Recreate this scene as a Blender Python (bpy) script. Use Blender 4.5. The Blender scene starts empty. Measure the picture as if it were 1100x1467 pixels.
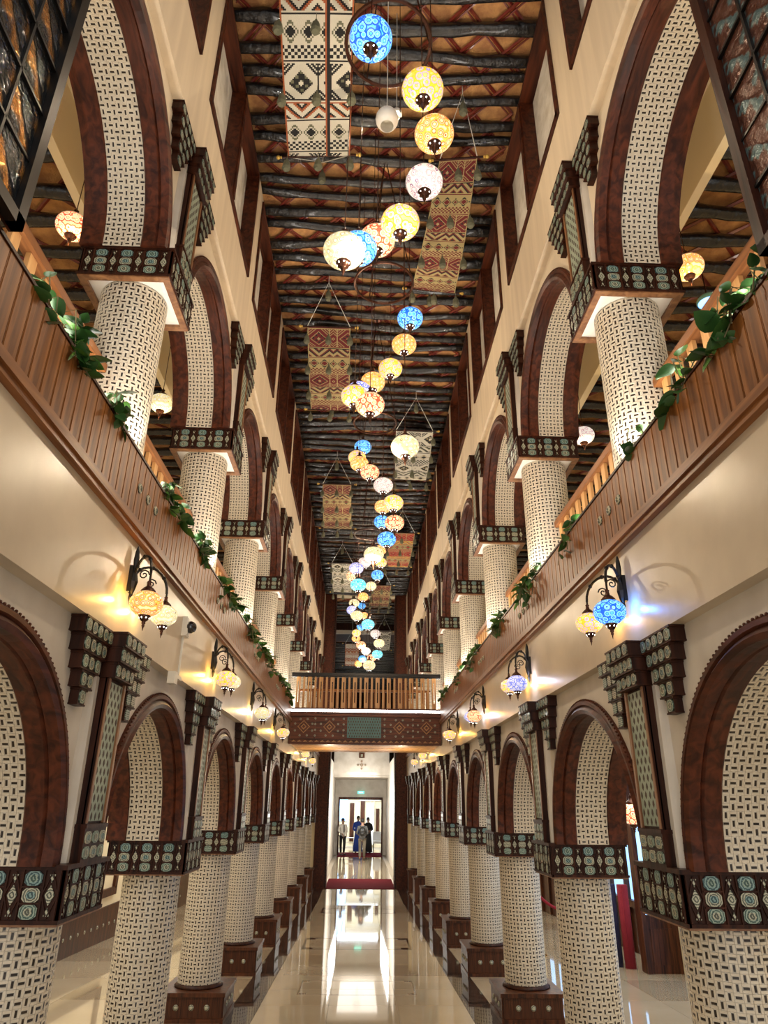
import bpy, math, random
from mathutils import Vector, Matrix
random.seed(7)
S = bpy.context.scene
COL = S.collection
PI = math.pi

# ------------------------------------------------------------------ camera
CAMX, CAMZ = -0.09, 1.9
cam_d = bpy.data.cameras.new('camera'); cam = bpy.data.objects.new('camera', cam_d); COL.objects.link(cam)
cam_d.sensor_fit = 'HORIZONTAL'; cam_d.sensor_width = 36.0; cam_d.lens = 36.0 * 970.0 / 1100.0
cam_d.clip_start = 0.02; cam_d.clip_end = 300
_Y = Vector((-36, -419.5, -970)).normalized()
_Z = Vector((23, 2243, -970)); _Z = (_Z - _Z.dot(_Y) * _Y).normalized()
_X = _Y.cross(_Z)
cam.matrix_world = Matrix.Translation((CAMX, 0, CAMZ)) @ Matrix((_X, _Y, _Z)).to_4x4()
S.camera = cam

# ------------------------------------------------------------------ light, world, exposure
S.view_settings.view_transform = 'Standard'; S.view_settings.look = 'None'
S.view_settings.gamma = 1.0; S.view_settings.use_curve_mapping = False
S.view_settings.exposure = 0.12
W = bpy.data.worlds.new('daylight'); S.world = W; W.use_nodes = True
_bg = W.node_tree.nodes['Background']; _bg.inputs[0].default_value = (1.0, 0.96, 0.90, 1); _bg.inputs[1].default_value = .75

def lamp(kind, name, loc, power, color, size=0.0, rot=(0, 0, 0), sy=None, spot=None, blend=0.6):
    d = bpy.data.lights.new(name, kind); d.energy = power; d.color = color
    if kind == 'AREA':
        d.size = size
        if sy: d.shape = 'RECTANGLE'; d.size_y = sy
    else:
        d.shadow_soft_size = size
    if kind == 'SPOT': d.spot_size = spot; d.spot_blend = blend
    o = bpy.data.objects.new(name, d); COL.objects.link(o); o.location = loc; o.rotation_euler = rot
    return o

BAY = 2.32; Y0 = 3.72; DZ = 3.605; NCOL = 9
def colY(k): return Y0 + BAY * k
WARM = (1.0, 0.80, 0.56); NEUT = (1.0, 0.93, 0.84); COOL = (0.80, 0.90, 1.0)
# added out-of-view fills: upward strips along the trough, aisle area lamps; gallery area lamps
for s in (-1, 1):
    lamp('AREA', 'trough_up_fill', (s * 1.50, 12.5, 3.80), 150, NEUT, 0.12, (PI, 0, 0), sy=21)
    lamp('AREA', 'aisle_fill', (s * 2.9, 12.5, 3.25), 290, (1, .96, .88), 1.2, (0, 0, 0), sy=21)
    lamp('AREA', 'gallery_light', (s * 3.2, 12.5, 6.05), 45, (1, .86, .62), 0.6, (0, 0, 0), sy=20)
    for k in range(NCOL):
        lamp('SPOT', 'column_uplight', (s * 1.41, colY(k) - 0.16, 3.78), 26, (1, .93, .80), 0.02, (PI, s * 0.14, 0), spot=1.5)
# lamplight of the pendant clusters
for y, z, e in ((3.1, 4.85, 42), (5.5, 4.7, 42), (8.2, 4.65, 42), (11.0, 4.9, 42), (14.2, 5.6, 40), (18.0, 5.6, 50), (21.0, 5.8, 40)):
    lamp('POINT', 'pendant_glow', (0, y, z), e, WARM, 0.0)
for y, z, e in ((3.9, 7.1, 26), (6.7, 7.1, 26), (9.7, 7.1, 30), (14, 7.3, 34), (19, 7.3, 34)):
    lamp('POINT', 'pendant_glow', (0.1, y, z), e, WARM, 0.0)
lamp('AREA', 'rear_fill', (0, -2.2, 2.6), 70, NEUT, 3.0, (PI * 0.5, 0, 0), sy=4.5)  # unseen forward-facing fill added behind the camera
# the bright lobby past the doorway
for s in (-1, 1):
    lamp('AREA', 'lobby_wall_fill', (s * 0.95, 29.5, 2.0), 300, (1, .98, .92), 1.2, (0, s * PI * 0.5, 0), sy=8)  # fill lamps added to make the lobby side walls read bright
lamp('AREA', 'lobby_light', (0, 31, 3.3), 35, (1, .95, .85), 1.4, (0, 0, 0), sy=6)
lamp('AREA', 'street_daylight', (0, 42.6, 2.6), 260, COOL, 2.2, (0, 0, 0), sy=2.5)

# ------------------------------------------------------------------ materials
MATS = {}
def mat(name, color, rough=0.5, metal=0.0, emit=None, estr=0.0, coat=0.0, noise=None, bump=None, wood=None, spec=0.5):
    """noise=(scale, color2, lo, hi)  bump=(scale, strength)  wood=(axis, scale, color2)"""
    m = bpy.data.materials.new(name); m.use_nodes = True; nt = m.node_tree; N = nt.nodes; L = nt.links
    p = N['Principled BSDF']
    p.inputs['Base Color'].default_value = (*color, 1); p.inputs['Roughness'].default_value = rough
    p.inputs['Metallic'].default_value = metal; p.inputs['Coat Weight'].default_value = coat
    p.inputs['Specular IOR Level'].default_value = spec
    if emit: p.inputs['Emission Color'].default_value = (*emit, 1); p.inputs['Emission Strength'].default_value = estr
    tc = N.new('ShaderNodeTexCoord'); src = tc.outputs['Object']
    if wood:
        mp = N.new('ShaderNodeMapping'); L.new(src, mp.inputs[0])
        sc = [9.0, 9.0, 9.0]; sc[wood[0]] = 0.7; mp.inputs['Scale'].default_value = [v * wood[1] for v in sc]
        nz = N.new('ShaderNodeTexNoise'); nz.inputs['Scale'].default_value = 1.6; nz.inputs['Detail'].default_value = 6
        nz.inputs['Distortion'].default_value = 0.8; L.new(mp.outputs[0], nz.inputs['Vector'])
        r = N.new('ShaderNodeValToRGB'); r.color_ramp.elements[0].position = 0.34; r.color_ramp.elements[1].position = 0.66
        r.color_ramp.elements[0].color = (*color, 1); r.color_ramp.elements[1].color = (*wood[2], 1)
        L.new(nz.outputs['Fac'], r.inputs[0]); L.new(r.outputs[0], p.inputs['Base Color'])
        b = N.new('ShaderNodeBump'); b.inputs['Strength'].default_value = 0.18; b.inputs['Distance'].default_value = 0.01
        L.new(nz.outputs['Fac'], b.inputs['Height']); L.new(b.outputs[0], p.inputs['Normal'])
    if noise:
        nz = N.new('ShaderNodeTexNoise'); nz.inputs['Scale'].default_value = noise[0]; nz.inputs['Detail'].default_value = 6
        L.new(src, nz.inputs['Vector'])
        r = N.new('ShaderNodeValToRGB'); r.color_ramp.elements[0].position = noise[2]; r.color_ramp.elements[1].position = noise[3]
        r.color_ramp.elements[0].color = (*color, 1); r.color_ramp.elements[1].color = (*noise[1], 1)
        L.new(nz.outputs['Fac'], r.inputs[0]); L.new(r.outputs[0], p.inputs['Base Color'])
    if bump:
        nz = N.new('ShaderNodeTexNoise'); nz.inputs['Scale'].default_value = bump[0]; nz.inputs['Detail'].default_value = 4
        L.new(src, nz.inputs['Vector'])
        b = N.new('ShaderNodeBump'); b.inputs['Strength'].default_value = bump[1]; b.inputs['Distance'].default_value = 0.02
        L.new(nz.outputs['Fac'], b.inputs['Height']); L.new(b.outputs[0], p.inputs['Normal'])
    MATS[name] = m
    return m
plaster = mat('plaster', (.60, .50, .365), .30, noise=(1.9, (.42, .34, .24), .35, .75), bump=(2.2, .25))
plaster_hi = mat('plaster_gallery', (.72, .62, .47), .5, noise=(1.9, (.62, .52, .38), .35, .75), bump=(2.2, .2))
plaster_w = mat('plaster_white', (.62, .575, .51), .55, noise=(2.5, (.48, .43, .365), .35, .7), bump=(9, .12))
plaster_up = mat('plaster_travertine', (.72, .60, .44), .6, wood=(2, .5, (.62, .51, .37)))
cream = mat('cream_paint', (.86, .74, .50), .6, noise=(1.0, (.80, .68, .44), .3, .7))
stone_w = mat('rough_white_plaster', (.78, .74, .66), .8, noise=(7, (.60, .55, .46), .4, .7), bump=(9, .9))
dwood = mat('dark_carved_wood', (.012, .0035, .002), .42, wood=(2, 1.6, (.050, .014, .006)), spec=.2)
arch_wood = mat('arch_wood', (.026, .006, .003), .42, wood=(1, 1.4, (.100, .024, .009)), spec=.25)
trim_wood = mat('trim_wood', (.16, .062, .024), .35, wood=(2, 1.4, (.30, .14, .055)), coat=.1)
fwood = mat('fascia_wood', (.095, .029, .006), .42, wood=(2, 1.8, (.27, .100, .023)), spec=.25)
rail_wood = mat('fascia_rail_wood', (.12, .040, .011), .40, wood=(1, 1.4, (.27, .105, .032)), spec=.3)
ped_wood = mat('pedestal_wood', (.022, .007, .003), .40, wood=(2, 1.8, (.105, .032, .011)), spec=.25)
yel_wood = mat('baluster_wood', (.36, .17, .055), .4, wood=(2, 1.2, (.56, .31, .11)))
tile_b = mat('mosaic_beige', (.60, .52, .40), .38, noise=(26, (.68, .61, .49), .35, .65))
grout = mat('mosaic_grout', (.74, .68, .58), .7)
tile_d = mat('mosaic_dark', (.018, .011, .007), .3, noise=(14, (.10, .065, .04), .55, .85))
black = mat('black_metal', (.015, .013, .012), .35, .6)
bronze = mat('dark_bronze', (.075, .03, .018), .25, .75)
gold = mat('gold_paint', (.75, .50, .12), .3, .6)
white = mat('white_panel', (.88, .85, .78), .5)
def glaze(name, a, c, sc):
    m = mat(name, a, .3, coat=.15); nt = m.node_tree; N = nt.nodes; L = nt.links
    w = N.new('ShaderNodeTexWave'); w.wave_type = 'RINGS'; w.rings_direction = 'SPHERICAL'; w.inputs['Scale'].default_value = sc; w.inputs['Distortion'].default_value = 3.5
    w.inputs['Detail'].default_value = 1; w.inputs['Detail Scale'].default_value = 3
    L.new(N['Texture Coordinate'].outputs['Object'], w.inputs['Vector'])
    r = N.new('ShaderNodeValToRGB'); r.color_ramp.elements[0].position = .32; r.color_ramp.elements[1].position = .5
    r.color_ramp.elements[0].color = (*a, 1); r.color_ramp.elements[1].color = (*c, 1)
    L.new(w.outputs['Fac'], r.inputs[0]); L.new(r.outputs[0], N['Principled BSDF'].inputs['Base Color']); return m
glaze1 = glaze('teal_glaze', (.03, .07, .055), (.27, .34, .27), 28)
glaze2 = glaze('pale_glaze', (.06, .065, .045), (.42, .41, .30), 30)
glaze3 = glaze('blue_glaze', (.02, .055, .06), (.20, .31, .29), 26)
fret = mat('fret_green', (.22, .28, .22), .45, noise=(5, (.32, .37, .29), .3, .7))
fret_t = mat('fret_teal', (.06, .15, .16), .45, noise=(5, (.09, .20, .21), .3, .7))
recess = mat('fret_shadow_wood', (.05, .03, .02), .6)
logm = mat('charred_log', (.006, .006, .007), .26, noise=(6, (.028, .022, .019), .45, .75), bump=(18, .8), coat=.3)
mattan = mat('reed_matting', (.62, .33, .12), .7, noise=(9, (.36, .16, .06), .35, .65), bump=(60, .5))
stick = mat('red_cane', (.17, .022, .014), .3, noise=(3, (.32, .10, .05), .5, .8), coat=.3)
marble = mat('beige_marble', (.60, .50, .35), .05, noise=(1.2, (.52, .42, .28), .3, .7), coat=.6)
marble2 = mat('beige_marble_dark', (.40, .31, .20), .05, noise=(1.5, (.46, .37, .25), .3, .7), coat=.6)
marbled = mat('brown_marble', (.030, .020, .014), .06, noise=(7, (.11, .075, .055), .45, .75), coat=.6)
joint = mat('floor_joint', (.34, .28, .2), .5)
carpet = mat('red_carpet', (.13, .004, .010), .95, spec=.05, bump=(120, .4))
leafm = mat('ivy_leaf', (.016, .060, .012), .4, noise=(9, (.045, .14, .022), .35, .7))
leafm2 = mat('ivy_leaf_light', (.06, .17, .025), .4, noise=(9, (.12, .28, .04), .35, .7))
stemm = mat('ivy_stem', (.12, .10, .04), .6)
plastic = mat('white_plastic', (.72, .70, .64), .4)
glassd = mat('dark_dome', (.01, .01, .012), .05, coat=1)
led = mat('white_led', (1, 1, 1), .5, emit=(1, .97, .92), estr=11)
sky_pane = mat('daylit_pane', (.3, .5, .8), .1, emit=(.28, .56, 1.0), estr=1.5, noise=(1.5, (.6, .7, .8), .4, .6))
exit_m = mat('exit_light', (.1, .5, .4), .4, emit=(.1, .75, .55), estr=1.6)

def globe_mat(name, base, alt, ring, s=1.0, scale=20.0):
    m = bpy.data.materials.new(name); m.use_nodes = True; nt = m.node_tree; N = nt.nodes; L = nt.links
    p = N['Principled BSDF']; p.inputs['Roughness'].default_value = .12; p.inputs['Coat Weight'].default_value = .6
    tc = N.new('ShaderNodeTexCoord')
    v = N.new('ShaderNodeTexVoronoi'); v.inputs['Scale'].default_value = scale; v.inputs['Randomness'].default_value = .55
    L.new(tc.outputs['Object'], v.inputs['Vector'])
    r = N.new('ShaderNodeValToRGB'); r.color_ramp.interpolation = 'CONSTANT'; e = r.color_ramp.elements
    e[0].position = 0; e[0].color = (*ring, 1); e[1].position = .10; e[1].color = (*alt, 1)
    for pos, c in ((.24, base), (.30, ring), (.36, alt), (.43, ring), (.49, base), (.66, alt)):
        q = e.new(pos); q.color = (*c, 1)
    L.new(v.outputs['Distance'], r.inputs[0])
    v2 = N.new('ShaderNodeTexVoronoi'); v2.feature = 'DISTANCE_TO_EDGE'; v2.inputs['Scale'].default_value = 95
    L.new(tc.outputs['Object'], v2.inputs['Vector'])
    mr = N.new('ShaderNodeMapRange'); mr.inputs[1].default_value = 0.0; mr.inputs[2].default_value = .09
    mr.inputs[3].default_value = .55; mr.inputs[4].default_value = 1.0; L.new(v2.outputs['Distance'], mr.inputs[0])
    mx = N.new('ShaderNodeMix'); mx.data_type = 'RGBA'; mx.blend_type = 'MULTIPLY'; mx.inputs[0].default_value = 1
    L.new(r.outputs[0], mx.inputs[6]); L.new(mr.outputs[0], mx.inputs[7])
    L.new(mx.outputs[2], p.inputs['Base Color']); L.new(mx.outputs[2], p.inputs['Emission Color'])
    p.inputs['Emission Strength'].default_value = s
    return m
GL = {
 'blue': globe_mat('blue_mosaic_glass', (.01, .12, .95), (.10, .55, 1.0), (.35, .85, 1.0)),
 'yellow': globe_mat('yellow_mosaic_glass', (1.0, .55, .03), (1.0, .78, .18), (.28, .22, .75)),
 'orange': globe_mat('orange_mosaic_glass', (1.0, .46, .07), (1.0, .78, .40), (.80, .10, .04)),
 'red': globe_mat('red_mosaic_glass', (.85, .10, .04), (1.0, .70, .34), (1.0, .90, .60)),
 'purple': globe_mat('purple_mosaic_glass', (.95, .88, .80), (1.0, .93, .86), (.24, .06, .22), .72),
 'violet': globe_mat('violet_mosaic_glass', (.20, .26, .85), (.95, .93, 1.0), (.42, .45, .9), .8),
 'cream': globe_mat('cream_mosaic_glass', (1.0, .88, .48), (1.0, .96, .78), (.40, .34, .12), .72),
 'aqua': globe_mat('aqua_mosaic_glass', (.10, .70, .85), (.50, .95, .95), (.02, .35, .55)),
}
GNAME = {'blue': 'blue', 'yellow': 'yellow', 'orange': 'orange', 'red': 'red-patterned', 'purple': 'purple-dotted', 'violet': 'violet', 'cream': 'pale cream', 'aqua': 'aqua'}

# ------------------------------------------------------------------ mesh builder
class MB:
    def __init__(s): s.v = []; s.f = []; s.m = []
    def add(s, vs, fs, m=0):
        b = len(s.v); s.v.extend(vs)
        for f in fs: s.f.append(tuple(b + i for i in f)); s.m.append(m)
    def box(s, x0, x1, y0, y1, z0, z1, m=0):
        s.add([(x0, y0, z0), (x1, y0, z0), (x1, y1, z0), (x0, y1, z0), (x0, y0, z1), (x1, y0, z1), (x1, y1, z1), (x0, y1, z1)],
              [(0, 3, 2, 1), (4, 5, 6, 7), (0, 1, 5, 4), (1, 2, 6, 5), (2, 3, 7, 6), (3, 0, 4, 7)], m)
    def obox(s, c, a, b, n, m=0, open_back=False):
        """plate: centre c, half vectors a, b, full thickness vector n standing out of c"""
        c = Vector(c); a = Vector(a); b = Vector(b); n = Vector(n)
        vs = [c - a - b, c + a - b, c + a + b, c - a + b]; vs += [q + n for q in vs]
        fs = [(4, 5, 6, 7), (0, 1, 5, 4), (1, 2, 6, 5), (2, 3, 7, 6), (3, 0, 4, 7)]
        if not open_back: fs.append((0, 3, 2, 1))
        s.add([tuple(q) for q in vs], fs, m)
    def poly(s, pts, n, m=0):
        """extruded convex polygon: pts 3D, n thickness vector"""
        k = len(pts); n = Vector(n); vs = [tuple(Vector(p)) for p in pts] + [tuple(Vector(p) + n) for p in pts]
        fs = [tuple(range(k, 2 * k)), tuple(range(k - 1, -1, -1))] + [(i, (i + 1) % k, k + (i + 1) % k, k + i) for i in range(k)]
        s.add(vs, fs, m)
    def lathe(s, prof, n=16, c=(0, 0, 0), m=0, cap=True):
        vs = []
        for r, z in prof:
            for i in range(n):
                a = 2 * PI * i / n; vs.append((c[0] + r * math.cos(a), c[1] + r * math.sin(a), c[2] + z))
        fs = []
        for j in range(len(prof) - 1):
            for i in range(n):
                k = (i + 1) % n; fs.append((j * n + i, j * n + k, (j + 1) * n + k, (j + 1) * n + i))
        if cap:
            fs.append(tuple(range(n - 1, -1, -1))); t = (len(prof) - 1) * n; fs.append(tuple(range(t, t + n)))
        s.add(vs, fs, m)
    def tube(s, pts, r, n=6, m=0):
        pts = [Vector(p) for p in pts]; vs = []; K = len(pts); u = None
        for j, p in enumerate(pts):
            t = (pts[min(j + 1, K - 1)] - pts[max(j - 1, 0)]).normalized()
            if u is None:
                u = t.orthogonal().normalized()
            else:
                u = (u - u.dot(t) * t); u = u.normalized() if u.length > 1e-6 else t.orthogonal().normalized()
            w = t.cross(u); rr = r[j] if isinstance(r, (list, tuple)) else r
            for i in range(n):
                a = 2 * PI * i / n; vs.append(tuple(p + rr * (math.cos(a) * u + math.sin(a) * w)))
        fs = [(j * n + i, j * n + (i + 1) % n, (j + 1) * n + (i + 1) % n, (j + 1) * n + i) for j in range(K - 1) for i in range(n)]
        fs.append(tuple(range(n - 1, -1, -1))); fs.append(tuple(range((K - 1) * n, K * n)))
        s.add(vs, fs, m)
    def ball(s, c, r, sz=1.0, n=12, k=7, m=0):
        s.lathe([(max(r * math.sin(PI * i / k), .0005), -r * sz * math.cos(PI * i / k)) for i in range(k + 1)], n, c, m)
    def mesh(s, name, mats, smooth=False, fix=True):
        me = bpy.data.meshes.new(name); me.from_pydata(s.v, [], s.f)
        if not isinstance(mats, (list, tuple)): mats = [mats]
        for q in mats: me.materials.append(q)
        me.polygons.foreach_set('material_index', s.m)
        if smooth: me.polygons.foreach_set('use_smooth', [True] * len(s.f))
        me.update()
        return me

def obj(name, me, parent=None, loc=(0, 0, 0), rot=(0, 0, 0), scale=None, kind=None, label=None):
    o = bpy.data.objects.new(name, me); COL.objects.link(o)
    if parent: o.parent = parent
    o.location = loc; o.rotation_euler = rot
    if scale: o.scale = scale
    if kind: o['kind'] = kind
    if label: o['label'] = label
    return o
def thing(name, label, cat, loc=(0, 0, 0), rotz=0, group=None, me=None):
    o = bpy.data.objects.new(name, me); COL.objects.link(o)
    o.location = loc; o.rotation_euler = (0, 0, rotz); o['label'] = label; o['category'] = cat
    if group: o['group'] = group
    return o
def setting(name, me=None, loc=(0, 0, 0), rot=(0, 0, 0)):
    o = obj(name, me, None, loc, rot); o['kind'] = 'structure'; return o
def copy_tree(o, parent=None):
    c = o.copy(); COL.objects.link(c)
    if parent: c.parent = parent
    for ch in list(o.children): copy_tree(ch, c)
    return c
ORD = ['nearest', 'second', 'third', 'fourth', 'fifth', 'sixth', 'seventh', 'eighth', 'ninth', 'tenth']
def nth(k): return 'nearest' if k == 0 else ORD[k] + ' from the camera'
SIDE = {-1: 'left', 1: 'right'}
def base(s, k, lvl=0):           # local frame of a bay axis: +x looks into the hall
    return (s * 1.69, colY(k), DZ * lvl), (0 if s < 0 else PI)
def zf(y): return 0.17 - 0.0285 * min(y, 20.0)

# ------------------------------------------------------------------ floor
fl = MB(); 
for (ya, yb) in ((-3, 20), (20, 46)):
    xs = 4.3
    fl.add([(-xs, ya, zf(ya) - .015), (xs, ya, zf(ya) - .015), (xs, yb, zf(yb) - .015), (-xs, yb, zf(yb) - .015),
            (-xs, ya, zf(ya) - .2), (xs, ya, zf(ya) - .2), (xs, yb, zf(yb) - .2), (-xs, yb, zf(yb) - .2)],
           [(0, 1, 2, 3), (7, 6, 5, 4), (0, 4, 5, 1), (1, 5, 6, 2), (2, 6, 7, 3), (3, 7, 4, 0)])
floor = setting('floor', fl.mesh('floor', joint))
def slope_tile(w, l, slope, m, t=.015):
    b = MB(); g = .0025; x = w / 2 - g; y = l / 2 - g; d = -slope * y
    b.add([(-x, -y, -t + d), (x, -y, -t + d), (x, y, -t - d), (-x, y, -t - d), (-x, -y, d), (x, -y, d), (x, y, -d), (-x, y, -d)],
          [(0, 3, 2, 1), (4, 5, 6, 7), (0, 1, 5, 4), (1, 2, 6, 5), (2, 3, 7, 6), (3, 0, 4, 7)])
    return b.mesh('tile', m)
SL = -.0285
t_a = [slope_tile(.7333, .8, SL, q) for q in (marble, marble2)]
t_f = [slope_tile(.7333, .8, 0, q) for q in (marble, marble2)]
t_d = slope_tile(.29, 1.16, SL, marbled); t_df = slope_tile(.29, 1.16, 0, marbled)
rf = random.Random(3)
y = 1.2
while y < 42:
    for i in range(3):
        q = 1 if rf.random() < .3 else 0
        obj('tile', (t_a if y < 19.6 else t_f)[q], floor, ((i - 1) * .7333, y, zf(y) - (0 if y < 19.6 else 0)))
    y += .8
y = 1.5
while y < 22.6:
    for s in (-1, 1):
        obj('border_tile', t_d if y < 19.4 else t_df, floor, (s * 1.245, y, zf(y)))
    y += 1.16
t_s = [slope_tile(.97, 1.16, SL, q) for q in (marble, marble2)]; t_sf = slope_tile(.97, 1.16, 0, marble)
y = 1.5
while y < 22.6:
    for s in (-1, 1):
        for i in range(3):
            obj('tile', t_s[rf.random() < .25] if y < 19.4 else t_sf, floor, (s * (1.875 + i * .97), y, zf(y)))
    y += 1.16
def inlay(ya, yb, xa, xb, w, m):
    b = MB(); z = lambda q: zf(q) + .0015
    def q(x0, x1, y0, y1):
        b.add([(x0, y0, z(y0)), (x1, y0, z(y0)), (x1, y1, z(y1)), (x0, y1, z(y1)), (x0, y0, z(y0) - .005), (x1, y0, z(y0) - .005), (x1, y1, z(y1) - .005), (x0, y1, z(y1) - .005)],
              [(0, 1, 2, 3), (7, 6, 5, 4), (0, 4, 5, 1), (1, 5, 6, 2), (2, 6, 7, 3), (3, 7, 4, 0)])
    q(xa, xb, ya, ya + w); q(xa, xb, yb - w, yb); q(xa, xa + w, ya + w, yb - w); q(xb - w, xb, ya + w, yb - w)
    c = w * 5
    for (cx, sx) in ((xa, 1), (xb, -1)):
        x0, x1 = sorted((cx + sx * w, cx + sx * c)); q(x0, x1, ya + w, ya + c); q(x0, x1, yb - c, yb - w)
    obj('floor_inlay', b.mesh('floor_inlay', m), floor)
inlay(12.5, 13.7, -.95, .80, .035, marbled); inlay(9.3, 10.1, -.75, .62, .02, marble2); inlay(17.5, 18.5, -.9, .8, .04, marbled)

# ------------------------------------------------------------------ column with capital, tiles, pedestal
R = .21; CELL = 2 * PI * R / 36
def mosaic_cells(b, nu, nv, cw, ch, place):
    """basket weave cells: beige, dark, beige strips; place(u,v)->(point, eu, ev, en)"""
    for j in range(nv):
        for i in range(nu):
            p, eu, ev, en = place((i + .5) * cw, (j + .5) * ch)
            if (i + j) % 2: a, c, la, lc = eu, ev, cw, ch
            else: a, c, la, lc = ev, eu, ch, cw
            # strips run along a, stacked along c
            for o, wd, ln, mi, th in ((-.335, .30, .95, 0, .004), (0, .26, .72, 1, .003), (.335, .30, .95, 0, .004)):
                b.obox(p + c * (o * lc), a * (ln * la / 2), c * (wd * lc / 2), en * th, mi, True)
def col_mosaic(z0, z1):
    b = MB(); nv = round((z1 - z0) / CELL)
    def pl(u, v):
        a = u / R; n = Vector((math.cos(a), math.sin(a), 0))
        return n * R + Vector((0, 0, z0 + v)), Vector((-math.sin(a), math.cos(a), 0)), Vector((0, 0, 1)), n
    mosaic_cells(b, 36, nv, CELL, (z1 - z0) / nv, pl)
    return b.mesh('mosaic', [tile_b, tile_d])
def shaft(z0, z1):
    b = MB(); b.lathe([(R, z0), (R, z1)], 36); return b.mesh('shaft', grout, True)
CZ0, CZ1 = 1.41, 1.635
LOW = (shaft(-.25, CZ0 + .02), col_mosaic(.13, CZ0)); UPP = (shaft(-.16, CZ0 + .02), col_mosaic(-.15, CZ0))
X0, X1, HY = -.285, .30, .27       # capital extents
def tile_layout(width, z0, z1, lo=4):
    """octagons and lozenges between wooden battens on a face 'width' wide; list of (kind,u,v,su,sv,mat)"""
    out = []; n = 7; wn, ww = .066, .092; tot = 4 * wn + 3 * ww; sc = (width - .03) / tot; u = -width / 2 + .015
    h = (z1 - z0 - .03) / 3
    for i in range(n):
        w = (wn if i % 2 == 0 else ww) * sc
        for r in range(3):
            v = z0 + .015 + h * (r + .5)
            if i % 2: out.append(('oct', u + w / 2, v, w * .40, h * .43, (i * 3 + r) % 3))
            elif r == 1: out.append(('dia', u + w / 2, v, w * .33, h * .62, 1))
            else: out.append(('tri', u + w / 2, v, w * .20 * (1 if r == 0 else -1), h * .26, 1))
        u += w
    return out
GZ = [glaze1, glaze2, glaze3]
def tile_pts(kind, su, sv):
    if kind == 'oct': return [(-su, -.55 * sv), (-.6 * su, -sv), (.6 * su, -sv), (su, -.55 * sv), (su, .55 * sv), (.6 * su, sv), (-.6 * su, sv), (-su, .55 * sv)]
    if kind == 'dia': return [(0, -sv), (su, 0), (0, sv), (-su, 0)]
    g = 1 if su > 0 else -1
    return [(-abs(su), -sv * g), (abs(su), -sv * g), (0, sv * g)][::1 if g > 0 else -1]
TM = {}
def tile_mesh(kind, su, sv, mi):
    key = (kind, round(su, 4), round(sv, 4), mi)
    if key not in TM:
        b = MB(); pts = tile_pts(kind, su, sv)
        b.poly([(u, 0, v) for u, v in pts], (0, -.005, 0), 0)
        if kind == 'oct': b.poly([(u * .5, -.005, v * .5) for u, v in pts], (0, -.0015, 0), 1)
        TM[key] = b.mesh('tile', [GZ[mi], GZ[(mi + 1) % 3]])
    return TM[key]
def face_map(face):
    # (u,z) on face -> local point and rotation so that mesh -Y is outward
    if face == 'front': return (lambda u, z: (( X0 + X1) / 2 + u, -HY - .001, z)), 0
    if face == 'back': return (lambda u, z: ((X0 + X1) / 2 - u, HY + .001, z)), PI
    return (lambda u, z: (X1 + .001, u, z)), PI / 2
def cap_body():
    b = MB(); t = .018
    b.box(X0 + .01, X1 - .01, -HY + .01, HY - .01, CZ0 + .03, CZ1)
    b.box(X0 - .012, X1 + .012, -HY - .012, HY + .012, CZ1 - .014, CZ1 + .006)
    for q in ((X0 - .008, X0 + .01, -HY - .008, HY + .008), (X1 - .01, X1 + .008, -HY - .008, HY + .008), (X0, X1, -HY - .008, -HY + .01), (X0, X1, HY - .01, HY + .008)): b.box(*q, CZ0, CZ0 + .016)
    for xa, xb, ya, yb in ((X0, X0 + .01, -HY, HY), (X1 - .01, X1, -HY, HY), (X0, X1, -HY, -HY + .01), (X0, X1, HY - .01, HY)):
        b.box(xa, xb, ya, yb, CZ0, CZ1)
    # battens
    for face in ('front', 'back', 'side'):
        f, rz = face_map(face); wd = (X1 - X0) if face != 'side' else 2 * HY
        d = {'front': Vector((0, -.007, 0)), 'back': Vector((0, .007, 0)), 'side': Vector((.007, 0, 0))}[face]
        e = Vector((1, 0, 0)) if face != 'side' else Vector((0, 1, 0))
        if face == 'back': e = -e
        u = -wd / 2 + .015; sc = (wd - .03) / .54; hh = (CZ1 - CZ0 - .03) / 3
        for i in range(8):
            b.obox(f(u, (CZ0 + CZ1) / 2), e * .0035, (0, 0, (CZ1 - CZ0) / 2 - .014), d)
            if i < 7:
                w = (.066 if i % 2 == 0 else .092) * sc
                if i % 2:
                    for r in (1, 2): b.obox(f(u + w / 2, CZ0 + .015 + hh * r), e * (w / 2), (0, 0, .0035), d)
                else:
                    q2 = (CZ1 - CZ0) / 2 - .02; nrm0 = d.normalized()
                    for g in (-1, 1):
                        for hgt in (-1, 1):
                            a0 = e * (w / 2 * g); c0 = Vector((0, 0, q2 * hgt)); q = (c0 - a0) / 2
                            b.obox(Vector(f(u + w / 2, (CZ0 + CZ1) / 2)) + (a0 + c0) / 2, q * .97, nrm0.cross(q.normalized()) * .0028, d * .9)
                u += w
    return b.mesh('capital', dwood)
def soffit():
    b = MB(); w = .045; a = .010
    b.box(X0 + w, X1 - w, -HY + w, HY - w, CZ0 + .012, CZ0 + .028, 0)
    for xa, xb, ya, yb in ((X0, X1, -HY, -HY + w), (X0, X1, HY - w, HY), (X0, X0 + w, -HY + w, HY - w), (X1 - w, X1, -HY + w, HY - w)):
        b.box(xa, xb, ya, yb, CZ0 - a, CZ0 + .014, 1)
    return b.mesh('soffit', [white, trim_wood])
CAP = cap_body(); SOF = soffit()
b = MB(); b.lathe([(R + .03, 0), (R + .035, .012), (R + .012, .03), (R + .004, .035)], 32); RING = b.mesh('base_ring', dwood, True)
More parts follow.
